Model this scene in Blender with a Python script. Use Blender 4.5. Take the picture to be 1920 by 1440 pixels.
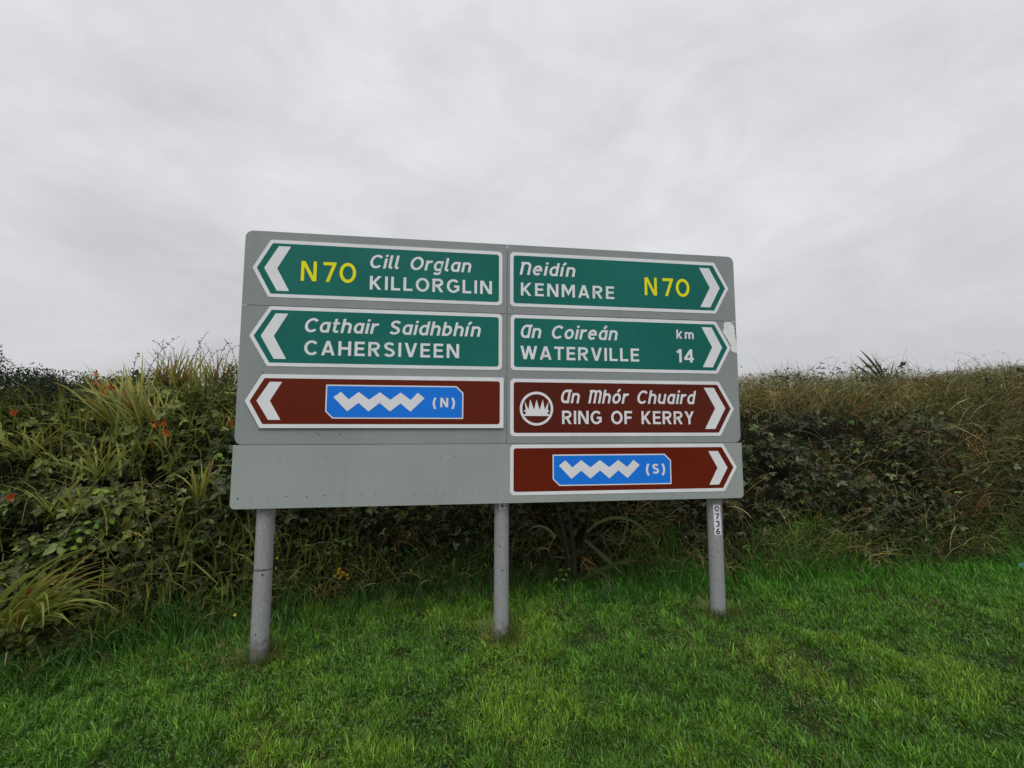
import bpy, math, random
import numpy as np
from mathutils import Vector

for o in list(bpy.data.objects):
    bpy.data.objects.remove(o)
SC = bpy.context.scene
COL = SC.collection
R = math.radians
rng = np.random.default_rng(7)
random.seed(7)

# ------------------------------------------------------------------ camera
F_PX, PITCH, ROLL, CAM_H = 820.0, 0.085238, -0.001993, 1.5124
cd = bpy.data.cameras.new('camera')
cd.sensor_fit = 'HORIZONTAL'
cd.sensor_width = 36.0
cd.lens = F_PX / 1920.0 * 36.0
cd.clip_start, cd.clip_end = 0.05, 2000
cam = bpy.data.objects.new('camera', cd)
COL.objects.link(cam)
cam.location = (0, 0, CAM_H)
cam.rotation_mode = 'XYZ'
from mathutils import Matrix
cam.rotation_euler = (Matrix.Rotation(math.pi / 2 + PITCH, 3, 'X') @ Matrix.Rotation(-ROLL, 3, 'Z')).to_euler()
SC.camera = cam

# ------------------------------------------------------------------ overcast sky
SUN_EL, SUN_ROT = R(50), R(180 - 12)
w = bpy.data.worlds.new('World')
SC.world = w
w.use_nodes = True
nt = w.node_tree
N, L = nt.nodes, nt.links
N.clear()
out = N.new('ShaderNodeOutputWorld')
bg = N.new('ShaderNodeBackground')
bg.inputs['Strength'].default_value = 0.1
sky = N.new('ShaderNodeTexSky')
sky.sky_type = 'NISHITA'
sky.sun_disc = False
sky.sun_elevation = SUN_EL
sky.sun_rotation = SUN_ROT
tc = N.new('ShaderNodeTexCoord')
sep = N.new('ShaderNodeSeparateXYZ')
L.new(tc.outputs['Generated'], sep.inputs[0])


def wmath(op, a, b=None, c=None):
    m = N.new('ShaderNodeMath')
    m.operation = op
    for i, v in enumerate((a, b, c)):
        if v is None:
            continue
        if isinstance(v, (int, float)):
            m.inputs[i].default_value = v
        else:
            L.new(v, m.inputs[i])
    return m.outputs[0]


zc = wmath('MAXIMUM', sep.outputs['Z'], 0.0)
cmb = N.new('ShaderNodeCombineXYZ')
L.new(sep.outputs['X'], cmb.inputs[0])
L.new(sep.outputs['Y'], cmb.inputs[1])
L.new(zc, cmb.inputs[2])


def wnoise(scale, detail, rough, dist, off):
    mp = N.new('ShaderNodeMapping')
    mp.inputs['Location'].default_value = off
    mp.inputs['Scale'].default_value = (1.0, 1.0, 1.9)
    L.new(cmb.outputs[0], mp.inputs['Vector'])
    n = N.new('ShaderNodeTexNoise')
    n.inputs['Scale'].default_value = scale
    n.inputs['Detail'].default_value = detail
    n.inputs['Roughness'].default_value = rough
    n.inputs['Distortion'].default_value = dist
    L.new(mp.outputs[0], n.inputs['Vector'])
    return n.outputs['Fac']


n1 = wnoise(1.7, 6, 0.52, 0.45, (3.1, 1.7, 4.4))
n2 = wnoise(5.5, 7, 0.6, 0.5, (7.3, 0.2, 1.1))
nmix = wmath('ADD', wmath('MULTIPLY', n1, 0.68), wmath('MULTIPLY', n2, 0.32))
# overcast sky: brighter towards the zenith, cloud structure on top of it
elev = wmath('ADD', 0.59, wmath('MULTIPLY', wmath('POWER', zc, 0.8), 0.28))
cl = wmath('MULTIPLY', elev, wmath('ADD', 0.50, wmath('MULTIPLY', nmix, 1.02)))
cl10 = wmath('MULTIPLY', cl, 10.0)
tint = N.new('ShaderNodeMix')
tint.data_type = 'RGBA'
tint.blend_type = 'MULTIPLY'
tint.inputs['Factor'].default_value = 1.0
tint.inputs[6].default_value = (0.962, 0.965, 1.0, 1)
cc = N.new('ShaderNodeCombineColor')
for i in range(3):
    L.new(cl10, cc.inputs[i])
L.new(cc.outputs[0], tint.inputs[7])
mx = N.new('ShaderNodeMix')
mx.data_type = 'RGBA'
mx.inputs['Factor'].default_value = 0.96
L.new(sky.outputs[0], mx.inputs[6])
L.new(tint.outputs[2], mx.inputs[7])
L.new(mx.outputs[2], bg.inputs['Color'])
L.new(bg.outputs[0], out.inputs['Surface'])

sl = bpy.data.lights.new('sun', 'SUN')
sl.energy = 1.5
sl.angle = R(40)
sl.color = (1.0, 0.975, 0.94)
so = bpy.data.objects.new('sun', sl)
COL.objects.link(so)
sdir = Vector((math.sin(R(-12)) * math.cos(SUN_EL) * -1, -math.cos(R(-12)) * math.cos(SUN_EL), math.sin(SUN_EL)))
sdir.x = -abs(sdir.x)
so.rotation_euler = (-sdir).to_track_quat('-Z', 'Y').to_euler()
so.location = (-2, -6, 12)

SC.view_settings.view_transform = 'Standard'
SC.view_settings.look = 'None'
SC.view_settings.gamma = 1
SC.view_settings.exposure = 0.0
SC.view_settings.use_curve_mapping = False

# ------------------------------------------------------------------ numpy helpers
_H = np.random.default_rng(99).random((256, 256))


def vnoise(x, y):
    x = np.asarray(x, float)
    y = np.asarray(y, float)
    xi = np.floor(x).astype(int)
    yi = np.floor(y).astype(int)
    fx = x - xi
    fy = y - yi
    fx = fx * fx * (3 - 2 * fx)
    fy = fy * fy * (3 - 2 * fy)
    g = lambda a, b: _H[a & 255, b & 255]
    return (g(xi, yi) * (1 - fx) + g(xi + 1, yi) * fx) * (1 - fy) + (g(xi, yi + 1) * (1 - fx) + g(xi + 1, yi + 1) * fx) * fy


def fbm(x, y, o=4):
    s = 0
    a = .5
    for i in range(o):
        s = s + a * vnoise(x * 2 ** i + 13.7 * i, y * 2 ** i + 5.1 * i)
        a *= .5
    return s / (1 - .5 ** o)


def sstep(a, b, x):
    t = np.clip((x - a) / (b - a), 0, 1)
    return t * t * (3 - 2 * t)


def unit(v):
    return v / np.maximum(np.linalg.norm(v, axis=-1, keepdims=True), 1e-9)


class MB:
    """collects vertices, triangles / quads and vertex colours into one mesh"""

    def __init__(s):
        s.v, s.t, s.c, s.n = [], [], [], 0
        s.smooth = False

    def add(s, v, t, c):
        v = np.asarray(v, float).reshape(-1, 3)
        s.v.append(v)
        s.t.append(np.asarray(t, int) + s.n)
        c = np.asarray(c, float)
        if c.ndim == 1:
            c = np.tile(c, (len(v), 1))
        s.c.append(c)
        s.n += len(v)

    def mesh(s, name, origin=(0, 0, 0)):
        me = bpy.data.meshes.new(name)
        v = np.concatenate(s.v) - np.asarray(origin)
        t = np.concatenate(s.t)
        c = np.concatenate(s.c)
        me.vertices.add(len(v))
        me.vertices.foreach_set('co', v.astype(np.float32).ravel())
        me.loops.add(t.size)
        me.loops.foreach_set('vertex_index', t.astype(np.int32).ravel())
        me.polygons.add(len(t))
        me.polygons.foreach_set('loop_start', np.arange(0, t.size, 3, dtype=np.int32))
        me.update(calc_edges=True)
        a = me.color_attributes.new('Col', 'FLOAT_COLOR', 'POINT')
        a.data.foreach_set('color', np.concatenate([c, np.ones((len(c), 1))], 1).astype(np.float32).ravel())
        me.polygons.foreach_set('use_smooth', np.full(len(t), s.smooth))
        me.validate()
        return me

    def build(s, name, mat, parent=None, origin=(0, 0, 0)):
        o = bpy.data.objects.new(name, s.mesh(name, origin))
        o.data.materials.append(mat)
        COL.objects.link(o)
        if parent:
            o.parent = parent
        return o


def ribbons(mb, p0, az, Ln, Wd, th0, th1, nseg, c0, c1, twist=None, pw=1.3, basew=0.5):
    """curved tapering blades. th = angle from vertical at base / tip"""
    p0 = np.asarray(p0, float).reshape(-1, 3)
    n = len(p0)
    f = lambda a: np.broadcast_to(np.asarray(a, float), (n,))
    az, Ln, Wd, th0, th1 = map(f, (az, Ln, Wd, th0, th1))
    c0 = np.broadcast_to(np.asarray(c0, float), (n, 3))
    c1 = np.broadcast_to(np.asarray(c1, float), (n, 3))
    out = np.stack([np.cos(az), np.sin(az), np.zeros(n)], 1)
    tw = f(0 if twist is None else twist)
    side = np.stack([-np.sin(az), np.cos(az), np.zeros(n)], 1)
    K = 2 * nseg + 1
    V = np.zeros((n, K, 3))
    C = np.zeros((n, K, 3))
    p = p0.copy()
    for k in range(nseg + 1):
        t = k / nseg
        th = th0 + (th1 - th0) * t ** pw
        d = out * np.sin(th)[:, None]
        d[:, 2] += np.cos(th)
        nr = np.cross(side, d)
        sd = side * np.cos(tw + t * .6)[:, None] + nr * np.sin(tw + t * .6)[:, None]
        wv = basew + (1 - basew) * min(1, t / .35) if t < .35 else (1 - ((t - .35) / .65) ** 1.8)
        cc = c0 + (c1 - c0) * t
        if k < nseg:
            V[:, 2 * k] = p + sd * (Wd * wv * .5)[:, None]
            V[:, 2 * k + 1] = p - sd * (Wd * wv * .5)[:, None]
            C[:, 2 * k] = cc
            C[:, 2 * k + 1] = cc
            p = p + d * (Ln / nseg)[:, None]
        else:
            V[:, 2 * k] = p
            C[:, 2 * k] = cc
    T = []
    for k in range(nseg - 1):
        a = 2 * k
        T += [(a, a + 1, a + 3), (a, a + 3, a + 2)]
    a = 2 * (nseg - 1)
    T += [(a, a + 1, a + 2)]
    T = (np.array(T)[None] + (np.arange(n) * K)[:, None, None]).reshape(-1, 3)
    mb.add(V.reshape(-1, 3), T, C.reshape(-1, 3))
    return p


LEAF = np.array([(0, 0, 0), (.22, .34, .03), (.58, .44, .05), (1, 0, -.06), (.58, -.44, .05), (.22, -.34, .03), (.5, 0, -.07)])
LEAFT = np.array([(6, 0, 5), (6, 5, 4), (6, 4, 3), (6, 3, 2), (6, 2, 1), (6, 1, 0)])


def leaves(mb, pos, ax, nr, Ln, Wd, col):
    pos = np.asarray(pos, float).reshape(-1, 3)
    n = len(pos)
    ax = unit(np.broadcast_to(ax, (n, 3)))
    bi = unit(np.cross(nr, ax))
    nn = np.cross(ax, bi)
    Ln = np.broadcast_to(Ln, (n,))
    Wd = np.broadcast_to(Wd, (n,))
    V = (pos[:, None] + ax[:, None] * (LEAF[None, :, 0:1] * Ln[:, None, None]) + bi[:, None] * (LEAF[None, :, 1:2] * Wd[:, None, None])
         + nn[:, None] * (LEAF[None, :, 2:3] * Ln[:, None, None]))
    T = (LEAFT[None] + (np.arange(n) * 7)[:, None, None]).reshape(-1, 3)
    mb.add(V.reshape(-1, 3), T, np.repeat(np.broadcast_to(col, (n, 3)), 7, axis=0))


def tube(mb, pts, r0, r1, col, sides=5, cap=True):
    pts = np.asarray(pts, float)
    n = len(pts)
    tg = unit(np.gradient(pts, axis=0))
    up = np.array([.3, .2, 1.])
    if abs(tg[0] @ unit(up)) > .95:
        up = np.array([1., .1, 0])
    a = unit(np.cross(tg, up))
    b = np.cross(tg, a)
    rr = np.linspace(r0, r1, n)
    ang = np.arange(sides) / sides * 2 * math.pi
    V = pts[:, None] + rr[:, None, None] * (np.cos(ang)[None, :, None] * a[:, None] + np.sin(ang)[None, :, None] * b[:, None])
    T = []
    for i in range(n - 1):
        for j in range(sides):
            k = (j + 1) % sides
            p, q, s_, u = i * sides + j, i * sides + k, (i + 1) * sides + k, (i + 1) * sides + j
            T += [(p, q, s_), (p, s_, u)]
    if cap:
        for j in range(1, sides - 1):
            T += [(0, j + 1, j), ((n - 1) * sides, (n - 1) * sides + j, (n - 1) * sides + j + 1)]
    mb.add(V.reshape(-1, 3), T, col)


def tag(o, label=None, cat=None, group=None, kind=None):
    for k, v in (('label', label), ('category', cat), ('group', group), ('kind', kind)):
        if v:
            o[k] = v
    return o


def thing(name, label, cat, loc, group=None, rz=0):
    o = bpy.data.objects.new(name, None)
    COL.objects.link(o)
    o.location = loc
    o.rotation_euler = (0, 0, rz)
    o.empty_display_size = .2
    return tag(o, label, cat, group)


# ------------------------------------------------------------------ materials
def new_mat(name):
    m = bpy.data.materials.new(name)
    m.use_nodes = True
    m.node_tree.nodes.clear()
    o = m.node_tree.nodes.new('ShaderNodeOutputMaterial')
    return m, m.node_tree.nodes, m.node_tree.links, o


def mat_leaf(name, rough=.5, spec=.35, transl=.25):
    m, n, l, o = new_mat(name)
    at = n.new('ShaderNodeAttribute')
    at.attribute_name = 'Col'
    b = n.new('ShaderNodeBsdfPrincipled')
    b.inputs['Roughness'].default_value = rough
    b.inputs['Specular IOR Level'].default_value = spec
    l.new(at.outputs['Color'], b.inputs['Base Color'])
    t = n.new('ShaderNodeBsdfTranslucent')
    l.new(at.outputs['Color'], t.inputs['Color'])
    mix = n.new('ShaderNodeMixShader')
    mix.inputs[0].default_value = transl
    l.new(b.outputs[0], mix.inputs[1])
    l.new(t.outputs[0], mix.inputs[2])
    l.new(mix.outputs[0], o.inputs['Surface'])
    return m


def mat_surface(name, col, col2, scale, rough=.5, spec=.4, bump=0.0, bscale=60, detail=5, lo=.4, hi=.65, metal=0.0, stretch=(1, 1, 1), grime=0.0, gcol=(.05, .05, .045)):
    m, n, l, o = new_mat(name)
    tcn = n.new('ShaderNodeTexCoord')
    mp = n.new('ShaderNodeMapping')
    mp.inputs['Scale'].default_value = stretch
    l.new(tcn.outputs['Object'], mp.inputs[0])
    no = n.new('ShaderNodeTexNoise')
    no.inputs['Scale'].default_value = scale
    no.inputs['Detail'].default_value = detail
    l.new(mp.outputs[0], no.inputs['Vector'])
    mr = n.new('ShaderNodeMapRange')
    mr.inputs[1].default_value = lo
    mr.inputs[2].default_value = hi
    l.new(no.outputs['Fac'], mr.inputs[0])
    mixc = n.new('ShaderNodeMix')
    mixc.data_type = 'RGBA'
    mixc.inputs[6].default_value = (*col, 1)
    mixc.inputs[7].default_value = (*col2, 1)
    l.new(mr.outputs[0], mixc.inputs[0])
    res = mixc.outputs[2]
    if grime > 0:
        g = n.new('ShaderNodeTexNoise')
        g.inputs['Scale'].default_value = 3.2
        g.inputs['Detail'].default_value = 8
        g.inputs['Roughness'].default_value = .7
        mp2 = n.new('ShaderNodeMapping')
        mp2.inputs['Scale'].default_value = (5.0, 1, .35)
        l.new(tcn.outputs['Object'], mp2.inputs[0])
        l.new(mp2.outputs[0], g.inputs['Vector'])
        gr = n.new('ShaderNodeMapRange')
        gr.inputs[1].default_value = .52
        gr.inputs[2].default_value = .8
        gr.inputs[4].default_value = grime
        l.new(g.outputs['Fac'], gr.inputs[0])
        mg = n.new('ShaderNodeMix')
        mg.data_type = 'RGBA'
        l.new(gr.outputs[0], mg.inputs[0])
        l.new(res, mg.inputs[6])
        mg.inputs[7].default_value = (*gcol, 1)
        res = mg.outputs[2]
    b = n.new('ShaderNodeBsdfPrincipled')
    b.inputs['Roughness'].default_value = rough
    b.inputs['Specular IOR Level'].default_value = spec
    b.inputs['Metallic'].default_value = metal
    l.new(res, b.inputs['Base Color'])
    if bump:
        n2_ = n.new('ShaderNodeTexNoise')
        n2_.inputs['Scale'].default_value = bscale
        n2_.inputs['Detail'].default_value = 4
        l.new(tcn.outputs['Object'], n2_.inputs['Vector'])
        bu = n.new('ShaderNodeBump')
        bu.inputs['Strength'].default_value = bump
        bu.inputs['Distance'].default_value = .01
        l.new(n2_.outputs['Fac'], bu.inputs['Height'])
        l.new(bu.outputs[0], b.inputs['Normal'])
    l.new(b.outputs[0], o.inputs['Surface'])
    return m


def mat_post(*a, **k):
    m = mat_surface(*a, **k)
    n, l = m.node_tree.nodes, m.node_tree.links
    b = [q for q in n if q.type == 'BSDF_PRINCIPLED'][0]
    src = b.inputs['Base Color'].links[0].from_socket
    tcn = n.new('ShaderNodeTexCoord')
    sp = n.new('ShaderNodeSeparateXYZ')
    l.new(tcn.outputs['Object'], sp.inputs[0])
    no = n.new('ShaderNodeTexNoise')
    no.inputs['Scale'].default_value = 22
    no.inputs['Detail'].default_value = 5
    l.new(tcn.outputs['Object'], no.inputs['Vector'])
    ad = n.new('ShaderNodeMath')
    ad.operation = 'MULTIPLY_ADD'
    l.new(no.outputs['Fac'], ad.inputs[0])
    ad.inputs[1].default_value = .34
    l.new(sp.outputs['Z'], ad.inputs[2])
    mr = n.new('ShaderNodeMapRange')
    mr.inputs[1].default_value = .30
    mr.inputs[2].default_value = .20
    mr.inputs[4].default_value = .7
    l.new(ad.outputs[0], mr.inputs[0])
    mx_ = n.new('ShaderNodeMix')
    mx_.data_type = 'RGBA'
    l.new(mr.outputs[0], mx_.inputs[0])
    l.new(src, mx_.inputs[6])
    mx_.inputs[7].default_value = (.085, .075, .045, 1)
    l.new(mx_.outputs[2], b.inputs['Base Color'])
    return m


M = dict(
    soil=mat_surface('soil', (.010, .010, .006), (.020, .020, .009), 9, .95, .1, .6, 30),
    turf=mat_surface('turf_soil', (.022, .034, .009), (.038, .052, .014), 6, .95, .1, .5, 60),
    board=mat_surface('grey_board', (.252, .280, .280), (.278, .307, .304), 2.2, .55, .15, grime=.30, gcol=(.165, .18, .17)),
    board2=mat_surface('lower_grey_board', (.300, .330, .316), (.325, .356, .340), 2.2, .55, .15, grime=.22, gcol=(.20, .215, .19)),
    brown_new=mat_surface('red_brown_sheeting', (.128, .0130, .0040), (.145, .0150, .0048), 2.5, .45, .10, grime=.08, gcol=(.08, .012, .006)),
    brown_old=mat_surface('dark_brown_sheeting', (.098, .0165, .0090), (.115, .0185, .0095), 2.5, .45, .10, grime=.45, gcol=(.045, .010, .008)),
    white=mat_surface('white_sheeting', (.78, .79, .82), (.72, .735, .76), 5, .5, .12, grime=.12, gcol=(.45, .46, .44)),
    green=mat_surface('green_sheeting', (.010, .135, .110), (.013, .162, .132), 2.5, .45, .10, grime=.28, gcol=(.02, .085, .07)),
    brown=mat_surface('brown_sheeting', (.122, .0165, .0062), (.138, .0185, .0070), 2.5, .45, .10, grime=.18, gcol=(.04, .012, .01)),
    blue=mat_surface('blue_sheeting', (.012, .185, .75), (.014, .200, .80), 2.5, .45, .10),
    yellow=mat_surface('yellow_sheeting', (.86, .79, .012), (.82, .75, .012), 5, .5, .12),
    bare=mat_surface('bare_white_panel', (.80, .81, .82), (.70, .71, .71), 9, .5, .3),
    steel=mat_post('galvanised_steel', (.265, .27, .278), (.345, .35, .36), 95, .62, .3, .2, 160, 4, .36, .68, .1, (1, 1, .5), .45, (.15, .15, .145)),
    dull=mat_surface('dull_joint', (.10, .10, .10), (.26, .26, .27), 30, .7, .2),
    alu=mat_surface('aluminium_rail', (.35, .36, .37), (.45, .46, .47), 20, .5, .5, metal=.6),
    black=mat_surface('black_print', (.012, .012, .013), (.02, .02, .02), 9, .5, .3),
    hole=mat_surface('dark_fixing', (.03, .03, .03), (.06, .055, .05), 40, .6, .4),
    leaf=mat_leaf('bramble_leaf', .45, .24, .12),
    grass=mat_leaf('grass_blade', .42, .4, .3),
    dry=mat_leaf('dry_grass_blade', .7, .15, .25),
    strap=mat_leaf('strap_leaf', .42, .4, .42),
    cane=mat_leaf('cane', .7, .2, 0.0),
    petal=mat_leaf('petal', .55, .25, .3),
    litter=mat_surface('litter_plastic', (.08, .46, .40), (.12, .55, .48), 12, .35, .5, grime=.3, gcol=(.35, .36, .34)),
    litter_pale=mat_surface('litter_underside', (.42, .46, .45), (.55, .58, .56), 20, .5, .4),
)

# ------------------------------------------------------------------ terrain
GX = np.array([-200, -60, -14, -8, -5, -3.3, -2.5, -1.9, -1.2, 0.2, 2.2, 3.5, 5.3, 9, 16, 60, 200.])
GY = np.array([1., 1.2, 1.5, 1.9, 2.35, 2.93, 3.38, 3.72, 4.02, 4.18, 4.12, 4.14, 4.40, 5.2, 6.2, 9, 10.])


def ybase(x):
    return np.interp(x, GX, GY)


def gz(x, y):
    x = np.asarray(x, float)
    y = np.asarray(y, float)
    return 1.1 * np.tanh(x * .036 / 1.1) + .030 * (fbm(x * .7 + 40, y * .7 + 9, 3) - .5)


PS = np.array([-.4, 0., .10, .30, .55, .85, 1.25, 2.0, 3.5, 7.0, 9.0])
PZ = np.array([-.12, 0., .30, .85, 1.32, 1.60, 1.78, 1.92, 1.98, 1.95, -.3])


def hscale(x):
    return np.interp(x, [-9, -5, -3, -1.2, 1, 3, 7, 12], [.90, .92, .94, .96, .95, .93, .97, 1.05])


def bank_z(x, y):
    s = (y - ybase(x)) * np.interp(x, [-3.6, -1.2, .2], [.85, .87, 1.0])
    lump = .30 * (fbm(x * 1.1 + 3, y * 1.1 + 8, 3) - .5) * sstep(0, .5, s)
    return gz(x, y) + np.interp(s, PS, PZ) * hscale(x) + lump


def ray(px, py):
    x = np.array([math.cos(ROLL), 0, math.sin(ROLL)])
    f = np.array([0, math.cos(PITCH), math.sin(PITCH)])
    u = np.cross(x, f)
    r_ = unit(np.cross(f, u))
    return (px - 960) / F_PX * r_ - (py - 720) / F_PX * unit(u) + f


def on_bank(px, py):
    """where the line of sight through a photo pixel meets ground or bank"""
    d = ray(px, py)
    t = np.arange(.8, 12, .01)
    P = np.array([0, 0, CAM_H]) + t[:, None] * d
    zz = np.maximum(bank_z(P[:, 0], P[:, 1]), gz(P[:, 0], P[:, 1]))
    i = np.argmax(P[:, 2] < zz)
    return P[i] if (P[:, 2] < zz).any() else P[480]


def at_depth(px, py, Y):
    d = ray(px, py)
    return np.array([0, 0, CAM_H]) + d * (Y / d[1])


def grid_obj(name, X, Y, Z, mat):
    ny, nx = X.shape
    V = np.stack([X, Y, Z], -1).reshape(-1, 3)
    i = (np.arange(ny - 1)[:, None] * nx + np.arange(nx - 1)[None]).ravel()
    T = np.concatenate([np.stack([i, i + 1, i + nx + 1], 1), np.stack([i, i + nx + 1, i + nx], 1)])
    mb = MB()
    mb.smooth = True
    mb.add(V, T, (.5, .5, .5))
    return mb.build(name, mat)


ax_ = np.concatenate([-np.geomspace(900, 10, 24), np.linspace(-9.5, 9.5, 96), np.geomspace(10, 900, 24)])
ay_ = np.concatenate([-np.geomspace(900, 4, 24), np.linspace(-3.7, 12, 80), np.geomspace(12.5, 900, 24)])
X, Y = np.meshgrid(ax_, ay_)
tag(grid_obj('ground', X, Y, gz(X, Y) - .006, M['turf']), kind='structure')

bx_ = np.concatenate([np.linspace(-60, -9, 18), np.linspace(-8.7, 10, 170), np.linspace(10.5, 60, 18)])
bs_ = np.concatenate([np.linspace(-.12, 2.4, 40), np.linspace(2.6, 9.2, 16)])
X, S_ = np.meshgrid(bx_, bs_)
Y = ybase(X) + S_
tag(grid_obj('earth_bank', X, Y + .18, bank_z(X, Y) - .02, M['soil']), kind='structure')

# ------------------------------------------------------------------ road sign
YAW = 0.131723
UO, ZO = 1.777, 0.9415
O3 = np.array([-1.821342, 2.889984, 0])
dvec = np.array([math.cos(YAW), math.sin(YAW), 0])
nvec = np.array([-math.sin(YAW), math.cos(YAW), 0])
root_loc = O3 + dvec * UO + nvec * .1
SIGN = thing('road_sign', 'large grey direction sign board on three galvanised posts, with green, brown and blue plates', 'road sign',
             (root_loc[0], root_loc[1], 0.0), rz=YAW)


def loc2(p, y):
    return (p[0] - UO, y - .1, p[1] + ZO)


def rounded(pts, rad, n=5):
    """polygon (any winding) with corner i rounded by rad[i]"""
    outp = []
    k = len(pts)
    for i in range(k):
        p = np.array(pts[i], float)
        r = rad[i] if isinstance(rad, (list, tuple)) else rad
        if r <= 0:
            outp.append(tuple(p))
            continue
        a = unit(np.array(pts[i - 1]) - p)
        b = unit(np.array(pts[(i + 1) % k]) - p)
        half = math.acos(max(-1, min(1, float(a @ b)))) / 2
        tl = r / math.tan(half)
        c = p + unit(a + b) * (r / math.sin(half))
        p1, p2 = p + a * tl - c, p + b * tl - c
        a1, a2 = math.atan2(p1[1], p1[0]), math.atan2(p2[1], p2[0])
        da = (a2 - a1 + math.pi) % (2 * math.pi) - math.pi
        for j in range(n + 1):
            t = a1 + da * j / n
            outp.append((c[0] + r * math.cos(t), c[1] + r * math.sin(t)))
    return outp


def slab(name, pts, y, th, mat, parent, ngon_hole=None):
    """flat plate in the sign plane; front face at depth y, thickness th to the back"""
    me = bpy.data.meshes.new(name)
    area = sum(pts[i][0] * pts[(i + 1) % len(pts)][1] - pts[(i + 1) % len(pts)][0] * pts[i][1] for i in range(len(pts)))
    if area < 0:
        pts = pts[::-1]
    n = len(pts)
    V = [loc2(p, y) for p in pts] + [loc2(p, y + th) for p in pts]
    Fc = [list(range(n)), list(range(2 * n - 1, n - 1, -1))] + [[i, i + n, (i + 1) % n + n, (i + 1) % n] for i in range(n)]
    me.from_pydata(V, [], Fc)
    me.update()
    me.materials.append(mat)
    o = bpy.data.objects.new(name, me)
    COL.objects.link(o)
    o.parent = parent
    return o


# backing panels (seams of 3 mm between them)
g = .0016
VT, VM = 1.8707, .4136
for pts, rd in (
    ([(0, VT), (1.8 - g, VT), (1.8 - g, 1.351 + g), (0, 1.351 + g)], [.05, 0, 0, 0]),
    ([(1.8 + g, VT), (3.6, VT), (3.6, 1.351 + g), (1.8 + g, 1.351 + g)], [0, .05, 0, 0]),
    ([(0, 1.351 - g), (1.8 - g, 1.351 - g), (1.8 - g, VM + g), (0, VM + g)], [0, 0, 0, .05]),
    ([(1.8 + g, 1.351 - g), (3.6, 1.351 - g), (3.6, VM + g), (1.8 + g, VM + g)], [0, 0, .05, 0]),
):
    slab('backing_panel', rounded(pts, rd), 0, .004, M['board'], SIGN)
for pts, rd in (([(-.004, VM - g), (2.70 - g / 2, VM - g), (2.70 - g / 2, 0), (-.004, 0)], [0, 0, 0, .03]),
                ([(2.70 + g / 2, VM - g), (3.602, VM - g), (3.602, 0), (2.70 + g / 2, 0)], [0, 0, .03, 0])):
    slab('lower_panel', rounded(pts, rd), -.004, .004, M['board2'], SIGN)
# dark joint strips behind the seams
for pts in ([(.03, 1.341), (3.57, 1.341), (3.57, 1.361), (.03, 1.361)], [(.03, .404), (3.57, .404), (3.57, .424), (.03, .424)]):
    slab('joint_strip', pts, .0042, .002, M['hole'], SIGN)
slab('joint_strip', [(1.79, .43), (1.81, .43), (1.81, 1.84), (1.79, 1.84)], .0064, .002, M['hole'], SIGN)
# horizontal rails at the back
for v in (.12, .34, .60, 1.0, 1.25, 1.48, 1.74):
    slab('rail', [(.06, v), (3.54, v), (3.54, v + .04), (.06, v + .04)], .0088, .030, M['alu'], SIGN)

# ---------------- lettering: a stroke alphabet in the manner of road lettering
SW = .168
h = SW / 2


def arc(cx, cy, rx, ry, a0, a1, n=14):
    t = np.radians(np.linspace(a0, a1, n))
    return [(cx + rx * math.cos(a), cy + ry * math.sin(a)) for a in t]


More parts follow.
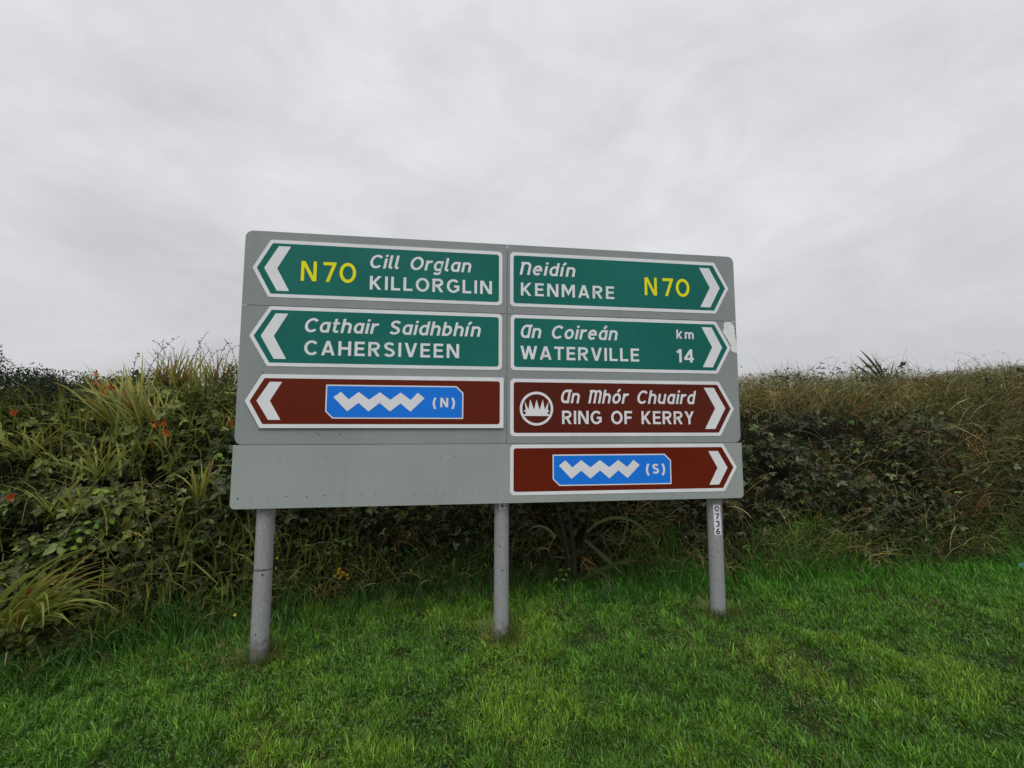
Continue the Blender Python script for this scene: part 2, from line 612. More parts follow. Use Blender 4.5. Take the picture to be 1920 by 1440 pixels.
def glyphs(w):
    h = w / 2
    G = {}
    e = .012
    G['I'] = (w, [[(h, 0), (h, 1)]])
    G['L'] = (.56, [[(h, 1), (h, h), (.56, h)]])
    G['E'] = (.59, [[(.58, 1 - h), (h, 1 - h), (h, h), (.59, h)], [(h, .51), (.54, .51)]])
    G['F'] = (.57, [[(.57, 1 - h), (h, 1 - h), (h, 0)], [(h, .49), (.52, .49)]])
    G['T'] = (.66, [[(0, 1 - h), (.66, 1 - h)], [(.33, 1 - h), (.33, 0)]])
    G['H'] = (.73, [[(h, 0), (h, 1)], [(.73 - h, 0), (.73 - h, 1)], [(h, .51), (.73 - h, .51)]])
    G['N'] = (.76, [[(h, 0), (h, 1)], [(.76 - h, 0), (.76 - h, 1)], [(h * .95, 1.06), (.76 - h * .95, -.06)]])
    G['M'] = (.90, [[(h, 0), (h, 1)], [(.90 - h, 0), (.90 - h, 1)], [(h * .8, 1.1), (.45, .30), (.90 - h * .8, 1.1)]])
    G['K'] = (.72, [[(h, 0), (h, 1)], [(h, .33), (.68, 1.1)], [(.27, .50), (.67, -.1)]])
    G['A'] = (.77, [[(.07, -.05), (.385, 1.05)], [(.70, -.05), (.385, 1.05)], [(.18, .28), (.59, .28)]])
    G['V'] = (.74, [[(.07, 1.05), (.37, -.05)], [(.67, 1.05), (.37, -.05)]])
    G['W'] = (1.08, [[(.07, 1.05), (.30, -.05)], [(.30, -.05), (.54, 1.02)], [(.54, 1.02), (.78, -.05)], [(1.01, 1.05), (.78, -.05)]])
    G['Y'] = (.72, [[(.05, 1.08), (.36, .44)], [(.67, 1.08), (.36, .44)], [(.36, .5), (.36, 0)]])
    ox = .84
    G['O'] = (ox, [arc(ox / 2, .5, ox / 2 - h, .5 - h + e, 90, 450, 37)])
    G['C'] = (.76, [arc(.42, .5, .42 - h, .5 - h + e, 42, 318, 26)])
    G['G'] = (.80, [arc(.42, .5, .42 - h, .5 - h + e, 42, 322, 26) + [(.80 - h, .19)], [(.80 - h, .13), (.80 - h, .47), (.46, .47)]])
    G['S'] = (.64, [arc(.32, .735, .235 - .005, .265 - h + e, 25, 270, 16)[:-1] + arc(.32, .265, .235, .235, 90, -155, 18)])
    G['S'] = (.66, [arc(.33, .745, .33 - h - .02, .255 - h + e, 22, 200, 14) + [(.19, .58), (.33, .515), (.47, .45)] + arc(.33, .265, .33 - h, .265 - h + e, 20, -158, 14)])
    G['R'] = (.70, [[(h, 0), (h, 1 - h), (.38, 1 - h)] + arc(.40, .715, .275 - h + .0, .285 - h, 88, -90, 12) + [(h, .43 + 0.0)], [(.34, .46), (.64, -.1)]])
    # digits
    G['7'] = (.66, [[(0, 1 - h), (.55, 1 - h), (.62, .97), (.24, -.08)]])
    G['7'] = (.66, [[(0, 1 - h), (.66 - h * .6, 1 - h)], [(.66 - h * 1.05, 1.0), (.19, -.08)]])
    G['0'] = (.82, [arc(.41, .5, .41 - h, .5 - h + e, 90, 450, 37)])
    G['1'] = (.34, [[(.34 - h, 0), (.34 - h, 1)], [(.34 - h, .95), (.02, .74)]])
    G['4'] = (.68, [[(.50, 0), (.50, 1)], [(.52, 1.02), (.06, .27)], [(.02, .27), (.68, .27)]])
    G['3'] = (.62, [[(.03, .86)] + arc(.30, .735, .30 - h, .265 - h + e, 140, -80, 14), arc(.31, .285, .31 - h, .285 - h + e, 80, -150, 14)])
    G['6'] = (.66, [arc(.33, .31, .33 - h, .31 - h + e, 90, 450, 24), [(h + .01, .33), (h + .03, .55), (.24, .80), (.50, 1.02)]])
    G['('] = (.30, [arc(.62, .42, .62 - h, .80, 133, 227, 14)])
    G[')'] = (.30, [arc(-.32, .42, .62 - h, .80, 47, -47, 14)])
    # lower case, single-storey
    x = .76
    b = .60
    bowl = lambda X: arc(X, x / 2, .30 - h, x / 2 - h + e, 40, 320, 20)
    arch = lambda x0, x1: [(x0 + h, x * .55)] + arc((x0 + x1) / 2, x - h - (x1 - x0) / 2 + h + .01, (x1 - x0) / 2 - h, (x1 - x0) / 2 - h, 172, 0, 12) + [(x1 - h, 0)]
    G['l'] = (w + .09, [[(h, 1.02), (h, .20), (h + .03, .12), (h + .09, h), (w + .10, h)]])
    G['i'] = (w, [[(h, 0), (h, x)], [(h, .88), (h, 1.04)]])
    G['í'] = (w + .06, [[(h, 0), (h, x)], [(h + .01, .86), (h + .17, 1.08)]])
    G['r'] = (.42, [[(h, 0), (h, x)], [(h, .45), (h + .05, .58), (.26, x - h), (.43, x - h)]])
    G['n'] = (b, [[(h, 0), (h, x)], arch(0, b)])
    G['h'] = (b, [[(h, 0), (h, 1.02)], arch(0, b)])
    G['m'] = (.92, [[(h, 0), (h, x)], arch(0, .55), arch(.37, .92)])
    G['u'] = (b, [[(b - h, 0), (b - h, x)], [(h, x), (h, .28)] + arc(b / 2, b / 2 - .01, b / 2 - h, b / 2 - h, 185, 352, 12)])
    G['a'] = (b, [[(b - h, 0), (b - h, x)], arc(.31, x / 2, .31 - h, x / 2 - h + e, 50, 310, 20) + [], [(.30, x - h + e), (b - h, x - h - .02)], [(.30, h - e), (b - h, h + .03)]])
    G['á'] = (b, G['a'][1] + [[(.30, .86), (.46, 1.08)]])
    G['d'] = (b, [[(b - h, 0), (b - h, 1.02)]] + G['a'][1][1:])
    G['b'] = (b, [[(h, 0), (h, 1.02)]] + [[(b - p[0], p[1]) for p in s_] for s_ in G['a'][1][1:]])
    G['g'] = (b, [[(b - h, x), (b - h, -.06)] + arc(.30, -.05, .30 - h, .18, 0, -150, 10)] + G['a'][1][1:])
    G['o'] = (.64, [arc(.32, x / 2, .32 - h, x / 2 - h + e, 90, 450, 30)])
    G['ó'] = (.64, G['o'][1] + [[(.32, .86), (.48, 1.08)]])
    G['e'] = (.62, [[(h + .01, .40), (.62 - h, .40)] + arc(.31, x / 2, .31 - h, x / 2 - h + e, 5, 318, 24)])
    G['t'] = (.42, [[(.15, 1.0), (.15, .2), (.18, .13), (.25, h), (.41, h)], [(0, x - h), (.40, x - h)]])
    G['k'] = (.60, [[(h, 0), (h, 1.02)], [(h, .26), (.54, .84)], [(.26, .42), (.53, -.1)]])
    # insular capitals
    ar2 = lambda x0, x1: [(x0 + h, .62)] + arc((x0 + x1) / 2, 1 - h - (x1 - x0) / 2 + h, (x1 - x0) / 2 - h, (x1 - x0) / 2 - h, 170, 0, 12) + [(x1 - h, 0)]
    G['@A'] = (.66, [[(.66 - h, 0), (.66 - h, 1)], arc(.34, .5, .34 - h, .5 - h, 55, 305, 22), [(.30, 1 - h), (.72, 1 - h)], [(.32, h), (.66 - h, h)]])
    G['@N'] = (.66, [[(h, 0), (h, 1)], ar2(0, .66), [(-.04, 1 - h), (h, 1 - h)]])
    G['@M'] = (.90, [[(h, 0), (h, 1)], ar2(0, .54), ar2(.36, .90), [(-.04, 1 - h), (h, 1 - h)]])
    return G


CLIPLO = {'g': -.35, '(': -.5, ')': -.5}


def stroke_quads(pl, w, lo, hi):
    P = np.array(pl, float)
    closed = np.linalg.norm(P[0] - P[-1]) < 1e-6 and len(P) > 8
    n = len(P)
    d = unit(P[1:] - P[:-1])
    nr = np.stack([-d[:, 1], d[:, 0]], 1)
    Lp, Rp = [], []
    for i in range(n):
        if i == 0:
            m = unit(nr[0] + nr[-1]) if closed else nr[0]
            k = 1
        elif i == n - 1:
            m = unit(nr[0] + nr[-1]) if closed else nr[-1]
            k = 1
        else:
            m = unit(nr[i - 1] + nr[i])
            k = 1 / max(.45, float(m @ nr[i]))
        Lp.append(P[i] + m * k * w / 2)
        Rp.append(P[i] - m * k * w / 2)
    quads = []
    for i in range(n - 1):
        q = [Lp[i], Rp[i], Rp[i + 1], Lp[i + 1]]
        for sgn, lim in ((1, lo), (-1, -hi)):
            r_ = []
            for j in range(len(q)):
                a, b = q[j], q[(j + 1) % len(q)]
                da, db = sgn * a[1] - lim, sgn * b[1] - lim
                if da >= 0:
                    r_.append(a)
                if (da >= 0) != (db >= 0):
                    r_.append(a + (b - a) * da / (da - db))
            q = r_
            if len(q) < 3:
                break
        if len(q) >= 3:
            quads.append(q)
    return quads


def tokens(s):
    out = []
    i = 0
    while i < len(s):
        if s[i] == '@':
            out.append(s[i:i + 2])
            i += 2
        else:
            out.append(s[i])
            i += 1
    return out


def word(name, text, u0, sx, tr, v, cap, y, mat, parent, w, slant, to_local):
    G = glyphs(w)
    tk = tokens(text)
    V, Fc = [], []
    x = 0
    for t in tk:
        wd, st = G[t]
        for k, pl in enumerate(st):
            if to_local:
                pl = [tuple(np.array(a) * (1 - f) + np.array(b) * f) for a, b in zip(pl[:-1], pl[1:]) for f in (0, .17, .33, .5, .67, .83)] + [pl[-1]]
            lo = CLIPLO.get(t, 0.0 if t not in 'OCGS063oóeadbg' else -.02)
            hi = 1.2 if t in ('í', 'á', 'ó', 'i', 'h', 'd', 'b', 'l', 'k', '(', ')') else (1.0 if t not in 'OCGS063' else 1.02)
            for q in stroke_quads(pl, w, lo, hi):
                idx = []
                for p in q:
                    X = (x + p[0] * sx + slant * p[1]) * cap + u0
                    idx.append(len(V))
                    V.append((to_local or loc2)((X, v + p[1] * cap), y - .00012 * k))
                Fc.append(idx)
        x += wd * sx + tr
    me = bpy.data.meshes.new(name)
    me.from_pydata(V, [], Fc)
    me.update()
    # all faces look towards the reader
    import bmesh
    bm = bmesh.new()
    bm.from_mesh(me)
    for f in bm.faces:
        if f.normal.y > 0:
            f.normal_flip()
    bm.to_mesh(me)
    bm.free()
    me.materials.append(mat)
    o = bpy.data.objects.new(name, me)
    COL.objects.link(o)
    o.parent = parent
    return o


def lettering(name, text, u0, u1, v, cap, y, mat, parent, w=SW, slant=0.0, space=.45, track=.14, to_local=None):
    # lay the whole line out once, then make every word an object of its own
    G = glyphs(w)
    tk = tokens(text)
    nat = sum(space if t == ' ' else G[t][0] for t in tk)
    tgt = (u1 - u0) / cap - slant * .6
    sx = min(1.15, max(.86, tgt / (nat + track * (len(tk) - 1))))
    tr = (tgt - nat * sx) / max(1, len(tk) - 1)
    x = 0
    wd, x0 = [], 0
    for t in tk + [' ']:
        if t == ' ':
            if wd:
                word(name, ''.join(wd), u0 + x0 * cap, sx, tr, v, cap, y, mat, parent, w, slant, to_local)
            wd = []
            x += space * sx + tr
            x0 = x
        else:
            wd.append(t)
            x += G[t][0] * sx + tr


def arrow_plate(side, x_flat, x_sh, x_tip, vt, vb, colr, label, y0=-.0022, square=False, border=.0245):
    """white bordered plate with one pointed end. side: -1 points left, 1 right"""
    vm = (vt + vb) / 2
    pts = [(x_flat, vt), (x_sh, vt), (x_tip, vm), (x_sh, vb), (x_flat, vb)]
    base = slab('direction_plate', rounded(pts, [0 if square else .03, .02, .008, .02, 0 if square else .03]), y0, .0016 if y0 > -.008 else .004, M['white'], SIGN)
    base['label'] = label
    b = border
    dx, dz = x_tip - x_sh, (vt - vb) / 2
    k = b * math.hypot(dx, dz) / dz - b * abs(dx) / dz       # shoulder shift of an even border
    s = side
    inn = [(x_flat + s * b, vt - b), (x_sh - s * k, vt - b), (x_tip - s * b * math.hypot(dx, dz) / dz, vm), (x_sh - s * k, vb + b), (x_flat + s * b, vb + b)]
    slab('coloured_field', rounded(inn, [.018, .006, 0, .006, .018]), y0 - .0009, .0007, M[colr], base)
    return base


def chevron(parent, xo, vt, vb, xtip, xin, wd, y):
    vm = (vt + vb) / 2
    slab('chevron', [(xo, vt), (xo + wd, vt), (xin, vm), (xo + wd, vb), (xo, vb), (xtip, vm)], y, .0006, M['white'], parent)


YL = -.0040          # lettering depth on flush plates
# left column
p = arrow_plate(-1, 1.764, .165, .056, 1.8125, 1.410, 'green', 'green arrow plate reading N70 Cill Orglan Killorglin')
chevron(p, .219, 1.768, 1.455, .131, .2145, .079, YL)
lettering('route_number', 'N', .370, .472, 1.5315, .1395, YL, M['yellow'], p, w=.158)
lettering('route_number', '70', .516, .735, 1.5315, .1395, YL, M['yellow'], p, w=.158)
lettering('place_name', 'Cill Orglan', .820, 1.540, 1.6445, .0965, YL, M['white'], p, slant=.2)
lettering('place_name', 'KILLORGLIN', .830, 1.688, 1.490, .0975, YL, M['white'], p)
p = arrow_plate(-1, 1.764, .1785, .058, 1.3465, .9375, 'green', 'green arrow plate reading Cathair Saidhbhín Cahersiveen')
chevron(p, .220, 1.298, .987, .131, .214, .079, YL)
lettering('place_name', 'Cathair Saidhbhín', .402, 1.612, 1.175, .0975, YL, M['white'], p, slant=.2)
lettering('place_name', 'CAHERSIVEEN', .412, 1.457, 1.0175, .1, YL, M['white'], p)
p = arrow_plate(-1, 1.775, .158, .058, .882, .5235, 'brown', 'brown arrow plate with blue coastal way panel marked N', y0=-.016, square=True, border=.027)
chevron(p, .2085, .8305, .578, .131, .214, .077, -.0176)


def coast_panel(parent, u0, u1, v0, v1, letter, lu, y, zu):
    cut = .048
    c = slab('route_panel', rounded([(u0, v1), (u1 - cut, v1), (u1, v1 - cut), (u1, v0), (u0 + cut, v0), (u0, v0 + cut)], .004, 2), y, .0006, M['white'], parent)
    b = .0085
    k = b * .414
    slab('blue_field', [(u0 + b, v1 - b), (u1 - cut - k, v1 - b), (u1 - b, v1 - cut - k), (u1 - b, v0 + b), (u0 + cut + k, v0 + b), (u0 + b, v0 + cut + k)], y - .0007, .0005, M['blue'], parent)
    s = zu
    top = [(0, .098), (.0475, .136), (.0990, .083), (.164, .136), (.2325, .082), (.3035, .1355), (.3735, .082), (.4425, .135), (.5105, .082), (.5590, .135), (.605, .095)]
    bot = [(.511, .0), (.4425, .0585), (.3735, .0), (.304, .0595), (.231, .0), (.164, .0595), (.0915, .0)]
    sc = s[1]
    slab('zigzag_emblem', [(s[0] + a * sc, s[2] + z * sc * .97) for a, z in top + bot], y - .0014, .0005, M['white'], parent)
    cu = (lu[0] + lu[1]) / 2
    for ch, a, b in (('(', lu[0], lu[0] + .026), (letter, cu - .0265, cu + .0285), (')', lu[1] - .026, lu[1])):
        lettering('region_letter', ch, a, b, lu[2], lu[3], y - .0014, M['white'], parent, w=.2)
    return c


coast_panel(p, .567, 1.491, .587, .8165, 'N', (1.279, 1.436, .668, .0655), -.0177, (.618, 1.0, .6365))
# right column
p = arrow_plate(1, 1.822, 3.434, 3.547, 1.815, 1.4075, 'green', 'green arrow plate reading Neidín Kenmare N70')
chevron(p, 3.3885, 1.767, 1.4555, 3.4725, 3.390, -.0825, YL)
lettering('place_name', '@Neidín', 1.892, 2.316, 1.6465, .0975, YL, M['white'], p, slant=.2)
lettering('place_name', 'KENMARE', 1.901, 2.614, 1.490, .097, YL, M['white'], p)
lettering('route_number', 'N', 2.856, 2.954, 1.5315, .139, YL, M['yellow'], p, w=.158)
lettering('route_number', '70', 3.001, 3.220, 1.5315, .139, YL, M['yellow'], p, w=.158)
p = arrow_plate(1, 1.8265, 3.4295, 3.546, 1.346, .9385, 'green', 'green arrow plate reading An Coireán Waterville 14 km')
chevron(p, 3.3915, 1.298, .987, 3.4735, 3.391, -.0825, YL)
lettering('place_name', '@An Coireán', 1.892, 2.637, 1.176, .0985, YL, M['white'], p, slant=.2)
lettering('place_name', 'WATERVILLE', 1.899, 2.800, 1.0195, .098, YL, M['white'], p)
lettering('distance_unit', 'km', 3.102, 3.242, 1.2025, .0685, YL, M['white'], p, w=.17)
lettering('distance', '14', 3.100, 3.237, 1.0205, .1015, YL, M['white'], p, w=.175, track=.16)
p = arrow_plate(1, 1.8245, 3.435, 3.553, .8775, .465, 'brown_old', 'brown arrow plate with crown emblem reading An Mhór Chuaird Ring of Kerry')
chevron(p, 3.392, .829, .517, 3.480, 3.3975, -.082, YL)
ring = [(2.0155 + .122 * math.cos(t), .663 + .122 * math.sin(t)) for t in np.linspace(0, 2 * math.pi, 49)[:-1]]
slab('emblem_ring', ring, YL, .0006, M['white'], p)
slab('emblem_disc', [(2.0155 + (a - 2.0155) * .852, .663 + (b - .663) * .852) for a, b in ring], YL - .0007, .0005, M['brown_old'], p)
crown = [(1.929, .716), (1.956, .655), (1.969, .729), (1.997, .653), (2.015, .7285), (2.038, .653), (2.061, .729), (2.076, .655), (2.102, .715), (2.0975, .651), (2.107, .650), (2.107, .642),
         (2.0965, .638), (2.0965, .623), (2.112, .620), (2.112, .610), (1.919, .610), (1.919, .620), (1.9365, .623), (1.9365, .638), (1.9245, .642), (1.9245, .650), (1.9365, .651)]
slab('crown_emblem', crown, YL - .0014, .0005, M['white'], p)
lettering('place_name', '@An @Mhór Chuaird', 2.188, 3.238, .7035, .0985, YL, M['white'], p, slant=.2)
lettering('place_name', 'RING OF KERRY', 2.203, 3.222, .5525, .0965, YL, M['white'], p, space=.42)
p = arrow_plate(1, 1.824, 3.449, 3.554, .4055, .0525, 'brown_new', 'brown arrow plate with blue coastal way panel marked S', y0=-.0064)
chevron(p, 3.403, .351, .1025, 3.4765, 3.395, -.077, -.0082)
coast_panel(p, 2.130, 3.026, .1125, .3345, 'S', (2.829, 2.979, .190, .071), -.0083, (2.176, 1.0, .161))
# the torn sheeting at the right edge
slab('torn_patch', [(3.505, 1.347), (3.548, 1.3475), (3.566, 1.343), (3.573, 1.330), (3.578, 1.318), (3.586, 1.309), (3.585, 1.29), (3.589, 1.272), (3.586, 1.255), (3.593, 1.238), (3.590, 1.221), (3.597, 1.205),
                    (3.5985, 1.18), (3.5985, 1.107), (3.588, 1.104), (3.570, 1.111), (3.552, 1.116), (3.548, 1.150), (3.553, 1.158), (3.520, 1.215), (3.494, 1.255), (3.487, 1.262), (3.494, 1.285), (3.496, 1.318)], -.0012, .0008, M['bare'], SIGN)


def disc(name, u, v, r, y, mat, parent, n=8):
    return slab(name, [(u + r * math.cos(t), v + r * math.sin(t)) for t in np.linspace(0, 2 * math.pi, n + 1)[:-1]], y, .002, mat, parent)


# rivets and fixing holes
for u in np.linspace(.13, 1.72, 15):
    disc('rivet', u + random.uniform(-.02, .02), .075 + random.uniform(-.003, .003), .0042, -.0052, M['hole' if random.random() < .2 else 'dull'], SIGN)
for u in (.29, .51, .58, .89, .95, 1.06, 1.25, 1.34, 1.44, 1.65):
    disc('rivet', u, .325 + random.uniform(-.004, .004), .0036, -.0052, M['dull'], SIGN)
for u, v, r in ((.042, .068, .0055), (.515, .488, .004), (.53, .479, .004), (.665, .480, .0045), (2.96, 1.385, .005), (1.84, 1.385, .004), (3.565, 1.333, .004), (.155, .895, .005), (.15, .512, .005), (2.26, 1.38, .0025), (3.3, .435, .003), (3.588, 1.29, .005), (3.592, 1.262, .004), (3.596, 1.235, .005), (3.597, 1.20, .004), (3.497, 1.30, .003), (3.5, 1.245, .003)):
    disc('rivet', u, v, r, -.0016 if v > VM else -.0052, M['hole'], SIGN)
for u, v in ((.915, .845), (1.70, .842), (1.70, .570)):
    disc('rivet', u, v, .0045, -.0178, M['brown'], SIGN)

# posts with welded cap, weathered galvanised tubes
for u, zb, r in ((.178, -.987, .056), (1.777, -.9415, .0525), (3.427, -.8765, .054)):
    mb = MB()
    mb.smooth = True
    zz = np.array([zb - .25, zb, zb + .33, zb + .66, 0.2, 1.0, 1.80])
    P = np.stack([np.full(len(zz), u - UO), np.full(len(zz), .003), zz + ZO], 1)
    tube(mb, P, r, r, (.4, .4, .4), sides=28)
    po = mb.build('post', M['steel'], SIGN)
    for v in (.14, .62, 1.02, 1.5):
        slab('clamp', [(u - r - .03, v - .002), (u + r + .03, v - .002), (u + r + .03, v + .034), (u - r - .03, v + .034)], .0395, .006, M['alu'], SIGN)
    if u < .5:      # joint sleeve of the left post
        mb = MB()
        mb.smooth = True
        tube(mb, np.array([[u - UO, .003, zb + .575 + ZO + k] for k in (0, .004, .010, .014)]), r + .0012, r + .0012, (.4, .4, .4), sides=28)
        mb.build('joint_ring', M['dull'], SIGN)
    for k in range(2):
        a = random.uniform(-2.4, -.9)
        zz = zb + random.uniform(.15, .85) + ZO
        mb = MB()
        c = np.array([u - UO + math.cos(a) * r, .003 + math.sin(a) * r, zz])
        tn = np.array([-math.sin(a), math.cos(a), 0])
        on = np.array([math.cos(a), math.sin(a), 0]) * .0008
        rr = random.uniform(.003, .006)
        mb.add([c + on + tn * rr * math.cos(t) + np.array([0, 0, rr * 1.5 * math.sin(t)]) for t in np.linspace(0, 6.283, 8)[:-1]], [(0, i, i + 1) for i in range(1, 6)], (.05, .05, .05))
        mb.build('stain', M['hole'], po)

# number stickers that wrap the posts


def post_sticker(u, r, a0, zc, digits, hh=.056, ww=.052):
    n = 6
    mb = MB()
    for d_i, dg in enumerate(digits):
        z1 = zc - d_i * hh
        sh = .0015 * (d_i % 2) + d_i * .02
        A = np.linspace(a0 + sh, a0 + sh + ww / r, n)
        V = [((u - UO) + (r + .0012) * math.cos(a), .003 + (r + .0012) * math.sin(a), z + ZO) for a in A for z in (z1, z1 - hh * .985)]
        T = []
        for i in range(n - 1):
            T += [(2 * i, 2 * i + 1, 2 * i + 3), (2 * i, 2 * i + 3, 2 * i + 2)]
        mb.add(V, T, (.8, .8, .8))
    mb.smooth = True
    base = mb.build('number_sticker', M['white'], SIGN)
    for d_i, dg in enumerate(digits):
        z1 = zc - d_i * hh
        a_s = a0 + d_i * .02 + .010 / r

        def wrap(pt, y, a_s=a_s):
            a = a_s + pt[0] / r
            rr = r + .0022 - (y * .2)
            return ((u - UO) + rr * math.cos(a), .003 + rr * math.sin(a), pt[1] + ZO)
        lettering('digit', dg, 0, .031, z1 - hh * .88, hh * .76, 0, M['black'], base, w=.19, to_local=wrap)


post_sticker(3.427, .054, -2.27, -.058, '0736')
post_sticker(1.777, .0525, -2.04, .140, '0736', hh=.0475, ww=.045)

# ------------------------------------------------------------------ lawn and verge grass
sep_ = lambda n, lo, hi: rng.uniform(lo, hi, n)


def lerp(a, b, t):
    return np.asarray(a)[None] * (1 - t[:, None]) + np.asarray(b)[None] * t[:, None]


def sample_lawn(n, y0=.7, y1=5.6):
    P = np.zeros((0, 2))
    while len(P) < n:
        y = rng.uniform(y0, y1, n)
        x = rng.uniform(-6.5, 8.0, n)
        pr = np.clip((2.0 / np.maximum(y, 1.7)) ** 1.5, 0, 1) * np.where(y < 1.7, .35, 1)
        lim = 1.26 * y + .9
        pr *= np.where(np.abs(x) < lim, 1, .10)
        ok = (rng.random(n) < pr) & (y < ybase(x) + .12)
        P = np.concatenate([P, np.stack([x, y], 1)[ok]])
    return P[:n]


POSTS = [root_loc[:2] + dvec[:2] * (u - UO) for u in (.178, 1.777, 3.427)]


def post_dist(P):
    return np.min([np.hypot(P[:, 0] - q[0], P[:, 1] - q[1]) for q in POSTS], axis=0)


nL = 540000
P = sample_lawn(nL)
ed = ybase(P[:, 0]) - P[:, 1]                       # distance in front of the hedge foot
cl1 = fbm(P[:, 0] * 1.1 + 20, P[:, 1] * 1.1 + 4, 3)   # broad tone patches
cl2 = fbm(P[:, 0] * 7, P[:, 1] * 7, 3)               # tufts
cl3 = fbm(P[:, 0] * 2.4 + 70, P[:, 1] * 2.4 + 31, 3)
tall = sstep(.75, .05, ed + .35 * (cl3 - .5))
Ln = (.016 + .026 * rng.random(nL)) * (.45 + 1.1 * cl2) + tall * rng.uniform(.01, .07, nL)
Ln *= np.where(rng.random(nL) < .025, 1.7, 1)
cl4 = fbm(P[:, 0] * 21 + 8, P[:, 1] * 21 + 2, 2)
Ln *= .55 + .9 * cl4
keep = rng.random(nL) < np.clip(.16 + 1.0 * cl2 + 0.9 * (cl4 - .35), 0, 1)
dk = np.array([.064, .154, .016])
md = np.array([.108, .256, .023])
yl = np.array([.198, .328, .027])
c = lerp(dk, md, np.clip(cl2 * 2.2 - .6, 0, 1))
tq = sstep(.48, .70, cl1 + .45 * (cl3 - .5) + .35 * (cl2 - .5) + .18 * (rng.random(nL) - .5))
c = c * (1 - .6 * tq[:, None]) + yl * (.6 * tq[:, None])
bright = np.array([.080, .320, .023])
tb = tall * sstep(-1.5, 1.5, P[:, 0])
c = c * (1 - .6 * tb[:, None]) + bright * (.6 * tb[:, None])
mud = sstep(.56, .68, fbm(P[:, 0] * 1.9 + 120, P[:, 1] * 1.9 + 66, 3))
keep &= (rng.random(nL) > .3 * mud) & (post_dist(P) > .075 + .03 * rng.random(nL))
straw = rng.random(nL) < (.035 + .12 * mud + .45 * sstep(.22, .06, post_dist(P)))
c[straw] = np.array([.22, .18, .06]) * rng.uniform(.6, 1.2, (straw.sum(), 1))
c *= rng.gamma(5, .2, (nL, 1)).clip(.3, 2.4) * (.78 + .45 * cl4[:, None])
az = rng.uniform(0, 6.283, nL) + .8 * np.sin(fbm(P[:, 0] * 3 + 5, P[:, 1] * 3 + 55, 2) * 12)
mb = MB()
k = keep
P3 = np.stack([P[:, 0], P[:, 1], gz(P[:, 0], P[:, 1]) - .005 + .018 * (cl2 - .4)], 1)
th0 = np.abs(rng.normal(.55, .4, nL))
th1 = th0 + rng.uniform(.2, 1.3, nL)
wdt = rng.uniform(.0026, .0056, nL) * np.clip(.75 + .12 * P[:, 1], .8, 1.35)
ribbons(mb, P3[k], az[k], Ln[k] * 1.25, wdt[k], th0[k], th1[k], 2, c[k], c[k] * 1.05, rng.uniform(-.8, .8, k.sum()), basew=.8)
# broad little leaves (clover, daisy, plantain) among the blades
n = 16000
P = sample_lawn(n)
gate = fbm(P[:, 0] * 2.2 + 11, P[:, 1] * 2.2 + 77, 3) + .15 * rng.random(n)
P = P[gate > .52]
n = len(P)
pos = np.stack([P[:, 0], P[:, 1], gz(P[:, 0], P[:, 1]) + rng.uniform(.006, .026, n)], 1)
aa = rng.uniform(0, 6.283, n)
ax = np.stack([np.cos(aa), np.sin(aa), rng.uniform(-.1, .5, n)], 1)
nr = unit(np.stack([rng.normal(0, .3, n), rng.normal(0, .3, n), np.ones(n)], 1))
sz = rng.uniform(.012, .026, n)
leaves(mb, pos, ax, nr, sz, sz * .75, lerp((.055, .13, .022), (.095, .19, .035), rng.random(n)))
tag(mb.build('lawn_grass', M['grass']), 'short mown lawn grass in front of the sign', 'grass', kind='stuff')

# longer, brighter grass along the foot of the hedge
n = 34000
x = rng.uniform(-6, 8.5, n)
off = np.abs(rng.normal(0, .24, n)) - .10
y = ybase(x) - off
tu = fbm(x * 2.6 + 3, y * 2.6 + 17, 3)
P3 = np.stack([x, y, np.maximum(gz(x, y), bank_z(x, y)) - .01], 1)
keep = rng.random(n) < np.clip(tu * 2.2 - .45, .08, 1)
Ln = rng.uniform(.09, .30, n) * (.45 + 1.1 * tu) * np.clip(1.15 - off * 1.2, .4, 1.2)
tone = fbm(x * 1.2 + 9, y * 1.2, 3)
c = lerp((.045, .120, .024), (.080, .255, .024), np.clip(tone * 2.2 - .6 + .35 * sstep(0, 2, x), 0, 1)) * rng.gamma(6, 1 / 6, (n, 1)).clip(.35, 2.2)
dryb = rng.random(n) < .13
c[dryb] = np.array([.19, .17, .07]) * rng.uniform(.6, 1.2, (dryb.sum(), 1))
mb = MB()
k = keep
ribbons(mb, P3[k], rng.uniform(0, 6.283, k.sum()), Ln[k], rng.uniform(.003, .007, k.sum()), np.abs(rng.normal(.2, .2, k.sum())), rng.uniform(.6, 2.1, k.sum()), 4, c[k] * .95, c[k] * 1.05, rng.uniform(-.7, .7, k.sum()))
for px_, py_, m_ in ((850, 1098, 170), (905, 1100, 130), (560, 1120, 110), (1500, 1085, 90), (800, 1105, 60), (1250, 1100, 70), (330, 1170, 120)):
    q = on_bank(px_, py_)
    cc = lerp((.05, .14, .03), (.10, .26, .04), rng.random(m_)) * rng.uniform(.7, 1.3, (m_, 1))
    ribbons(mb, q[None] + rng.normal(0, 1, (m_, 3)) * np.array([.07, .05, .0]) - np.array([0, .05, .02]), rng.uniform(0, 6.283, m_), rng.uniform(.14, .34, m_), rng.uniform(.004, .008, m_), np.abs(rng.normal(.2, .15, m_)), rng.uniform(.7, 2.4, m_), 6, cc, cc, rng.uniform(-.7, .7, m_))
